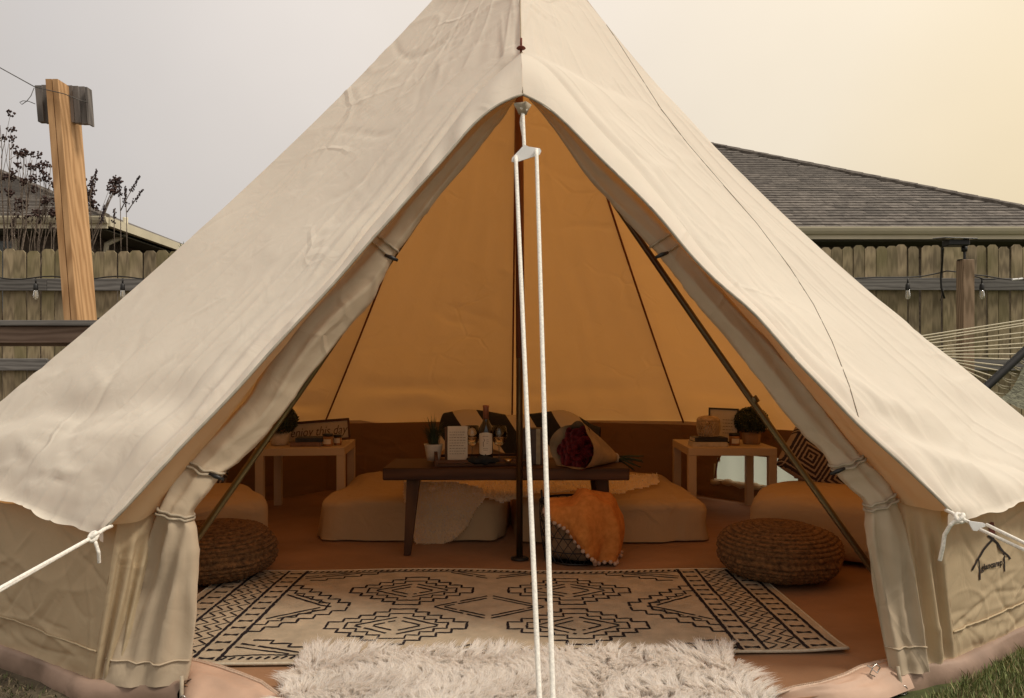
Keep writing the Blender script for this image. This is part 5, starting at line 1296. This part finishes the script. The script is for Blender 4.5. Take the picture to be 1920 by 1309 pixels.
def rose_mesh():
    mb = MB()
    for ring, (n_, rr, hh, tilt) in enumerate(((3, .007, .030, .1), (4, .012, .030, .25), (5, .018, .027, .5), (6, .023, .022, .8))):
        for k in range(n_):
            a0_ = 2 * math.pi * (k + ring * .37) / n_; rws = []
            for i in range(4):
                f = i / 3; r = []
                for j in range(5):
                    g = (j / 4 - .5); a = a0_ + g * 2 * math.pi / n_ * 1.25; rad = rr * (.45 + .75 * f + tilt * .25 * f * f) + .001 * ring; z = hh * f * (1 - .5 * g * g * 4 * .4) ; r.append(Vector((rad * math.cos(a), rad * math.sin(a), z)))
                rws.append(r)
            mb.grid(rws)
    return mb.build('rose', rose_m, meshonly=True, smooth_=True)
rm = rose_mesh(); k = 0; rq = random.Random(8)
for ring, n_ in ((0, 1), (.036, 6), (.072, 11), (.1, 6)):
    for i in range(n_):
        a = 2 * math.pi * i / n_ + ring * 20; p = Mq + (u1 * math.cos(a) + u2 * math.sin(a)) * ring - ax * .012 * rq.random() + ax * (.02 - ring * .3)
        if p.z < TZ + .02: p.z = TZ + .022
        o = bpy.data.objects.new('rose', rm); COL.objects.link(o); o.parent = bq; o.location = p - bq.location
        o.rotation_euler = (ax + Vector((rq.gauss(0, .15), rq.gauss(0, .15) - .25, rq.gauss(0, .15)))).to_track_quat('Z', 'Y').to_euler(); s = rq.uniform(.85, 1.1); o.scale = (s, s, s)
mb = MB()
for i in range(40):
    a = rq.uniform(0, 6.28); d = rq.uniform(.03, .105); p = Mq + (u1 * math.cos(a) + u2 * math.sin(a)) * d - ax * .02; q = Vector((rq.gauss(0, 1), rq.gauss(0, 1), rq.gauss(0, 1))).normalized(); s = .02; e = q.cross(ax).normalized(); p.z = max(p.z, TZ + .012)
    mb.add([p - q * s, p + e * s * .4, p + q * s, p - e * s * .4], [(0, 1, 2, 3)])
o = mb.build('leaves', leaf_m, bq); o['kind'] = 'stuff'
for i in range(11):
    e = P(rq.uniform(1180, 1207), rq.uniform(854, 884), 3.98 + rq.uniform(-.06, .06)); MB().tube([Tq + Vector((0, rq.uniform(-.015, .015), rq.uniform(-.01, .01))), Tq.lerp(e, .5) + Vector((0, 0, .008)), e], [.004, .004, .0035], 6).build('stem', leaf_m, bq, smooth_=True)
MB().tube([Tq + (u1 * math.cos(a) + u2 * math.sin(a)) * .025 for a in [i * math.pi / 8 for i in range(16)]], .008, 6, closed=True).build('string_tie', M['tie'], bq, smooth_=True)

# ------------------------------------------------------------------ basket and orange blanket
bc = Vector((.315, 3.70, 0)); bk = empty('wire_basket', bc, 'round black wire basket on the floor under the coffee table', 'basket')
prof = lambda z: .150 + .028 * math.sin(min(1, z / .28) * math.pi * .6)
bw = simple('black_wire', (.014, .012, .012), .45)
for z, r in ((.006, .004), (.06, .0025), (.13, .0025), (.20, .0025), (.285, .006)):
    MB().tube([bc + Vector((prof(z) * math.cos(a), prof(z) * math.sin(a), z)) for a in [i * math.pi / 20 for i in range(40)]], r, 6, closed=True).build('ring', bw, bk, smooth_=True)
for s in (-1, 1):
    for i in range(22):
        a0_ = 2 * math.pi * i / 22
        MB().tube([bc + Vector((prof(z) * math.cos(a0_ + s * z * 4.2), prof(z) * math.sin(a0_ + s * z * 4.2), z)) for z in [.006 + .279 * k / 9 for k in range(10)]], .0020, 4, cap=False).build('wire', bw, bk)
MB().lathe([(.001, .008), (.145, .008)], bc, 30).build('base', bw, bk)
hd = bc + Vector((-.165, -.03, .285)); MB().tube([hd + Vector((0, .03, 0)), hd + Vector((-.004, .02, .05)), hd + Vector((-.004, -.005, .06)), hd + Vector((0, -.03, 0))], .005, 6).build('handle', bw, bk, smooth_=True)
lin = superq(bc + Vector((0, 0, .12)), (.29, .29, .23), .6, 1.0, 48, 24, lambda p, n: .014 * noise.noise(p * 14) + .01 * ridged(p, (9, 9, 9), 3, 4)).build('folded_blanket', fabric('tan_blanket', (.30, .20, .12)), None, smooth_=True)
tag(lin, 'folded tan blanket packed inside the wire basket', 'blanket')
ob_m = fabric('rust_orange_fleece', (.55, .20, .045), alt=(.62, .245, .06), scale=40, bump=.5)
ob_ = empty('orange_blanket', bc + Vector((0, 0, .3)), 'rust orange fleece blanket with pompom trim hanging over the basket', 'blanket')
rows = []; hemp = []
for i in range(91):
    u = i / 90; phi = R(lerp(-48, 128, u)); hz = lerp(.265, .012, smooth((u + .02) / .50)) + .01 * math.sin(u * 40) * (u > .4); r = []
    for j in range(31):
        v = j / 30
        if v < .35:
            f = v / .35; rad = prof(.285) * f + .01; z = .305 + .045 * (1 - f) * (u ** .5) + .02 * math.sin(phi * 5) * f + .035 * math.exp(-((u - .45) / .2) ** 2) * math.sin(f * math.pi * .9)
        else:
            f = (v - .35) / .65; z = lerp(.300, hz, f); fold = (.012 + .020 * f) * (1 + math.sin(phi * 8.5 + 1.5 * noise.noise(Vector((phi * 2, f * 2, 0))))) ; rad = prof(max(0, z)) + .014 + fold * (.4 + .6 * min(1, f * 3)) + .02 * math.sin(f * math.pi)
        r.append(bc + Vector((rad * math.sin(phi), -rad * math.cos(phi), z)))
    rows.append(r); hemp.append(r[-1])
rows = displace(rows, lambda p, u, v: .004 * noise.noise(p * 16))
MB().grid(rows).build('fleece', ob_m, ob_, smooth_=True)
pm = superq((0, 0, 0), (.021, .021, .021), 1, 1, 10, 8, lambda p, n: .0015 * noise.noise(p * 300)).build('pompom', fabric('pompom_wool', (.50, .36, .27)), meshonly=True, smooth_=True)
for p in resample(hemp, [i / 34 for i in range(35)]):
    o = bpy.data.objects.new('pompom', pm); COL.objects.link(o); o.parent = ob_; q = p + (p - bc).normalized() * .006; q.z = max(q.z, .011); o.location = q - ob_.location

# ------------------------------------------------------------------ side tables and what stands on them
lack = simple('pale_laminate', (.52, .39, .245), .5, var=.03, scale=3)
def side_table(loc, rz, lab):
    t_ = empty('side_table', loc, lab, 'table', 'small square side tables', rz)
    MB().box((0, 0, .425), (.55, .55, .05), bev=.002).build('tabletop', lack, t_, world=False)
    for sx in (-1, 1):
        for sy in (-1, 1): MB().box((sx * .2495, sy * .2495, .1999), (.05, .05, .3998), bev=.001).build('leg', lack, t_, world=False)
    return t_
TL = Vector((-1.35, 4.90, 0)); TR = Vector((1.39, 4.90, 0))
side_table(TL, R(5), 'square pale side table on left with script sign and books'); side_table(TR, R(-2), 'square pale side table on right with woven lantern and frame')
SZ = .451
def at(px, py, z=SZ): q = G(px, py, z); return Vector((q.x, q.y, z))
gball = simple('boxwood_leaf', (.022, .035, .014), .6, var=.35)
def ball_plant(px, pyb, pot_r, pot_h, ball_r, mt, lab, seed, D):
    q = P(px, pyb, D); p = Vector((q.x, D, SZ)); h = empty('boxwood_plant', p, lab, 'plant')
    MB().lathe([(pot_r * .82, 0), (pot_r * .9, pot_h * .1), (pot_r, pot_h), (pot_r * .9, pot_h), (pot_r * .85, pot_h * .8), (.001, pot_h * .8)], (0, 0, 0), 28).build('pot', mt, h, smooth_=True, world=False)
    r_ = random.Random(seed); mb = MB(); cc = Vector((0, 0, pot_h + ball_r * .72))
    for i in range(3400):
        d = Vector((r_.gauss(0, 1), r_.gauss(0, 1), r_.gauss(0, 1))).normalized(); 
        if d.z < -.75: continue
        rr = ball_r * 1.08 * (r_.uniform(.55, 1.0) if r_.random() < .5 else r_.uniform(.9, 1.06)); c_ = cc + Vector((d.x, d.y, d.z * .85)) * rr; n = (d + Vector((r_.gauss(0, .6), r_.gauss(0, .6), r_.gauss(0, .6)))).normalized(); a = n.orthogonal().normalized(); b = n.cross(a); s = r_.uniform(.007, .011)
        mb.add([c_ - a * s, c_ + b * s * .6, c_ + a * s + n * s * .4, c_ - b * s * .6], [(0, 1, 2, 3)])
    o = mb.build('foliage', gball, h, world=False); o['kind'] = 'stuff'
    MB().lathe([(.004, pot_h * .7), (.004, pot_h + ball_r * .7)], (0, 0, 0), 6).build('stem', bark, h, world=False); return h
ball_plant(524, 842, .062, .082, .105, simple('pale_pot', (.50, .42, .32), .7), 'dark boxwood ball in a pale pot on the left side table', 1, 4.80)
ball_plant(1409, 834, .062, .078, .098, wood('pot_wood', (.25, .15, .08), (.38, .24, .13), 8), 'dark boxwood ball in a wooden pot on the right side table', 2, 4.88)
# script sign
sg_ = empty('script_sign', at(598, 831), 'wood framed sign with brown handwritten script on left side table', 'sign', rz=R(8))
sg_.location = (P(598, 828, 5.0).x, 5.0, SZ)
MB().box((0, 0, .068), (.40, .010, .13)).build('board', simple('sign_board', (.48, .40, .29), .7, var=.05), sg_, world=False)
for c_, s_ in (((0, -.002, .138), (.42, .022, .016)), ((0, -.002, .008), (.42, .022, .016)), ((-.205, -.002, .073), (.012, .022, .114)), ((.205, -.002, .073), (.012, .022, .114))): MB().box(c_, s_).build('frame', WL, sg_, world=False)
tv, tf = text_polys('enjoy this day', .075, .35, 0, .0)
MB().add([(v[0] * .90, -.0062, .070 + v[1] * 1.15) for v in tv], tf).build('script', ink, sg_, world=False)
sg_.rotation_euler = (R(0), R(-4), R(6))
def book(par_lab, px, pyb, D, z, w, d, h, rz, cov, name='book'):
    q = P(px, pyb, D); b = empty(name, (q.x, D, z), par_lab, 'book', rz=rz)
    MB().box((0, 0, h / 2), (w - .006, d - .004, h - .006)).build('pages', paper, b, world=False)
    MB().box((0, 0, h - .0012), (w, d, .0024)).build('cover', cov, b, world=False); MB().box((0, 0, .0012), (w, d, .0024)).build('cover', cov, b, world=False)
    sp_ = MB().box((0, -d / 2, h / 2), (w, .003, h - .0002)).build('spine', cov, b, world=False); return b
blk = simple('black_book_cover', (.014, .014, .016), .5); crm = simple('cream_book_cover', (.52, .44, .33), .6); brn = simple('brown_book_cover', (.20, .11, .07), .6)
book('brown book at the bottom of the stack on left side table', 577, 836, 4.76, SZ, .19, .14, .026, R(4), brn)
book('black book on top of the stack on left side table', 582, 828, 4.77, SZ + .027, .17, .13, .026, R(8), blk)
def jar(px, D, z, lab, r_=.032, h_=.062, lid=True, tint=(.28, .13, .06)):
    q = P(px, 830, D); j = empty('candle_jar', (q.x, D, z), lab, 'candle')
    MB().lathe([(r_ * .95, 0), (r_, .004), (r_, h_), (r_ * .9, h_), (r_ * .9, h_ * .9), (.001, h_ * .9)], (0, 0, 0), 24).build('jar', simple('amber_jar', tint, .15, coat=.6) if 'amber_jar' not in bpy.data.materials else bpy.data.materials['amber_jar'], j, smooth_=True, world=False)
    if lid: MB().lathe([(r_ * 1.03, h_), (r_ * 1.03, h_ + .016), (.001, h_ + .017)], (0, 0, 0), 24).build('lid', M['black'], j, smooth_=True, world=False)
    w = [Vector((r_ * 1.01 * math.cos(a), r_ * 1.01 * math.sin(a), z_)) for z_ in (.014, .044) for a in [R(-135 + 90 * i / 8) for i in range(9)]]
    MB().grid([w[:9], w[9:]]).build('label', paper, j, smooth_=True, world=False)
jar(615, 4.74, SZ, 'black lidded candle jar in front of the script sign'); jar(633, 4.80, SZ, 'smaller dark candle jar at the right edge of left table', .026, .05)
jar(1377, 4.78, SZ, 'black lidded candle jar between picture frame and plant on right table', .034, .062)
book('pale book at the bottom of the stack on right side table', 1326, 838, 4.76, SZ, .22, .15, .028, R(-1), crm)
book('black book on top of the stack under the woven lantern', 1328, 830, 4.77, SZ + .029, .21, .14, .026, R(1), blk)
rat = simple('rattan', (.50, .36, .20), .7, var=.2, scale=40)
q = P(1328, 822, 4.78); ln_ = empty('woven_lantern', (q.x, 4.78, SZ + .056), 'small woven rattan lantern on top of the books', 'lantern')
pr_ = lambda z: .052 + .022 * math.sin(min(1, max(0, z / .135)) * math.pi) ** .5
for s in (-1, 1):
    for i in range(26):
        a0_ = 2 * math.pi * i / 26; MB().tube([Vector((pr_(z) * math.cos(a0_ + s * z * 7), pr_(z) * math.sin(a0_ + s * z * 7), z)) for z in [.004 + .108 * k / 9 for k in range(10)]], .0028, 4, cap=False).build('cane', rat, ln_, world=False)
MB().lathe([(.050, 0), (.054, .006), (.050, .010)], (0, 0, 0), 24).build('base_ring', rat, ln_, smooth_=True, world=False)
MB().lathe([(.074, .104), (.074, .112), (.060, .126), (.030, .134), (.028, .134), (.05, .12), (.066, .106)], (0, 0, 0), 30).build('top', rat, ln_, smooth_=True, world=False)
MB().lathe([(.030, .004), (.030, .07), (.001, .07)], (0, 0, 0), 20).build('candle', paper, ln_, smooth_=True, world=False)
pf = empty('picture_frame', (P(1356, 830, 4.92).x, 4.92, SZ), 'thin black picture frame with handwritten card behind the lantern', 'picture frame'); pf.rotation_euler = (R(-12), R(2), R(-10))
MB().box((0, 0, .115), (.176, .006, .215)).build('card', paper, pf, world=False)
for c_, s_ in (((0, -.002, .228), (.196, .018, .010)), ((0, -.002, .005), (.196, .018, .010)), ((-.093, -.002, .1165), (.010, .018, .213)), ((.093, -.002, .1165), (.010, .018, .213))): MB().box(c_, s_).build('frame', M['black'], pf, world=False)
mb = MB(); rg = random.Random(9)
for k_ in range(5):
    z = .155 - k_ * .022; x = -.005
    while x < .06: l = rg.uniform(.008, .018); mb.box((x + l / 2, -.0042, z), (l, .001, .003)); x += l + .005
o = mb.build('handwriting', ink, pf, world=False); o['kind'] = 'stuff'

# ------------------------------------------------------------------ poufs and floor cushions
jute = simple('braided_jute', (.17, .085, .032), .95, var=.35, scale=55, bump=1., bscale=160, dist=.006, alt=(.25, .13, .05))
def pouf_mesh():
    a_, h_ = .262, .238; nr_ = 20; rows = []; NA = 200
    pr = []
    for i in range(nr_ * 7 + 1):
        f = i / (nr_ * 7); ph = -math.pi / 2 + math.pi * f; cr_ = math.copysign(abs(math.cos(ph)) ** .72, math.cos(ph)); cz = math.copysign(abs(math.sin(ph)) ** .85, math.sin(ph)); pr.append((a_ * cr_, h_ / 2 * cz + h_ / 2, f * nr_))
    for r_, z_, ph in pr:
        row = []; bul = abs(math.sin(ph * math.pi)) ** .6
        for j in range(NA + 1):
            a = 2 * math.pi * (j % NA) / NA; d = .010 * bul + .0035 * math.sin(a * 58 + (int(ph) % 2) * 3.1) * bul + .008 * noise.noise(Vector((math.cos(a) * 3, math.sin(a) * 3, z_ * 8))); rr = max(0.0001, r_ + d * min(1, r_ / .05)); row.append(Vector((rr * math.cos(a), rr * math.sin(a), max(.001, z_ + d * .4 * (1 if z_ > h_ / 2 else -1)))))
        rows.append(row)
    return MB().grid(rows).build('weave', jute, meshonly=True, smooth_=True)
pme = pouf_mesh()
for loc, lab in (((-1.355, 3.37, 0), 'round braided jute pouf behind the left door flap'), ((1.215, 3.37, 0), 'round braided jute pouf at the right end of the rug')):
    e_ = empty('jute_pouf', loc, lab, 'pouf', 'braided jute poufs'); o = bpy.data.objects.new('weave', pme); COL.objects.link(o); o.parent = e_; o.rotation_euler = (0, 0, loc[0] * 2)
    c_ = Vector(loc) + Vector((0, 0, .238)); mb = MB()
    mb.tube([c_ + Vector((r_ * math.cos(a), r_ * math.sin(a), .002 - r_ * r_ * .45)) for a, r_ in [(k * .28, .008 + k * .0010) for k in range(150)]], .006, 6); mb.build('top_coil', jute, e_, smooth_=True)
cc_ = canvas('cushion_canvas', (.48, .335, .19), .0, ORANGE, .08, .9, .5)
def piped(p, n): return seg_h(p, CSEG) + .014 * noise.noise(p * 4) - .010 * ridged(p, (4, 4, 6), 9, 6)
fc1 = empty('floor_cushion', (1.66, 3.78, 0), 'large beige floor cushion behind the right pouf', 'cushion', 'beige floor cushions')
superq((1.70, 3.80, .165), (.86, .62, .33), .42, .3, 90, 36, piped, R(-30), .004).build('cover', cc_, fc1, smooth_=True)
fc2 = empty('floor_cushion', (-1.75, 3.85, 0), 'large beige floor cushion behind the left pouf', 'cushion', 'beige floor cushions')
superq((-1.72, 3.86, .155), (.80, .62, .31), .42, .3, 90, 36, piped, R(30), .004).build('cover', cc_, fc2, smooth_=True)
pm_ = mat('diamond_weave'); t = pm_.node_tree; c = N(t, 'ShaderNodeTexCoord'); s = N(t, 'ShaderNodeSeparateXYZ'); mv = N(t, 'ShaderNodeVectorMath', operation='MODULO'); ad = N(t, 'ShaderNodeVectorMath', operation='ADD'); t.links.new(c.outputs['Object'], ad.inputs[0]); ad.inputs[1].default_value = (10.0, 10.0, 10.0)
t.links.new(ad.outputs[0], mv.inputs[0]); mv.inputs[1].default_value = (.2, .2, .2); sb = N(t, 'ShaderNodeVectorMath', operation='SUBTRACT'); t.links.new(mv.outputs[0], sb.inputs[0]); sb.inputs[1].default_value = (.1, .1, .1); ab = N(t, 'ShaderNodeVectorMath', operation='ABSOLUTE'); t.links.new(sb.outputs[0], ab.inputs[0]); t.links.new(ab.outputs[0], s.inputs[0])
a_ = N(t, 'ShaderNodeMath', operation='MAXIMUM'); t.links.new(s.outputs['X'], a_.inputs[0]); t.links.new(s.outputs['Z'], a_.inputs[1]); nzz = N(t, 'ShaderNodeTexNoise', Scale=90.0); t.links.new(c.outputs['Object'], nzz.inputs['Vector']); na = N(t, 'ShaderNodeMath', operation='MULTIPLY_ADD'); t.links.new(nzz.outputs['Fac'], na.inputs[0]); na.inputs[1].default_value = .008; t.links.new(a_.outputs[0], na.inputs[2])
m_ = N(t, 'ShaderNodeMath', operation='MODULO'); t.links.new(na.outputs[0], m_.inputs[0]); m_.inputs[1].default_value = .022; gt = N(t, 'ShaderNodeMath', operation='GREATER_THAN'); t.links.new(m_.outputs[0], gt.inputs[0]); gt.inputs[1].default_value = .0125
mx_ = N(t, 'ShaderNodeMix', data_type='RGBA'); t.links.new(gt.outputs[0], mx_.inputs[0]); mx_.inputs[6].default_value = (.022, .014, .018, 1); mx_.inputs[7].default_value = (.30, .23, .17, 1); b_ = N(t, 'ShaderNodeBsdfPrincipled', Roughness=.9); t.links.new(mx_.outputs[2], b_.inputs['Base Color']); o_ = N(t, 'ShaderNodeOutputMaterial'); t.links.new(b_.outputs[0], o_.inputs[0])
for loc, rot, lab in (((P(1555, 905, 4.15).x, 4.15, .47), (R(-18), R(33), R(-8)), 'black and tan diamond patterned pillow leaning behind right floor cushion'), ((P(352, 925, 4.2).x, 4.2, .38), (R(-15), R(12), R(10)), 'black and tan diamond patterned pillow behind left floor cushion')):
    o = superq((0, 0, 0), (.44, .16, .44), .9, .45, 64, 32, lambda p, n: .008 * noise.noise(p * 7)).build('patterned_pillow', pm_, None, smooth_=True); tag(o, lab, 'pillow', 'diamond patterned pillows')
    for v in o.data.vertices:       # square pillow outline, pinched corners
        x, z = v.co.x / .22, v.co.z / .22; m = max(abs(x), abs(z)); l = math.hypot(x, z)
        if m > 1e-5: k = (l / m) ** .8; v.co.x *= k; v.co.z *= k
    o.location = loc; o.rotation_euler = rot
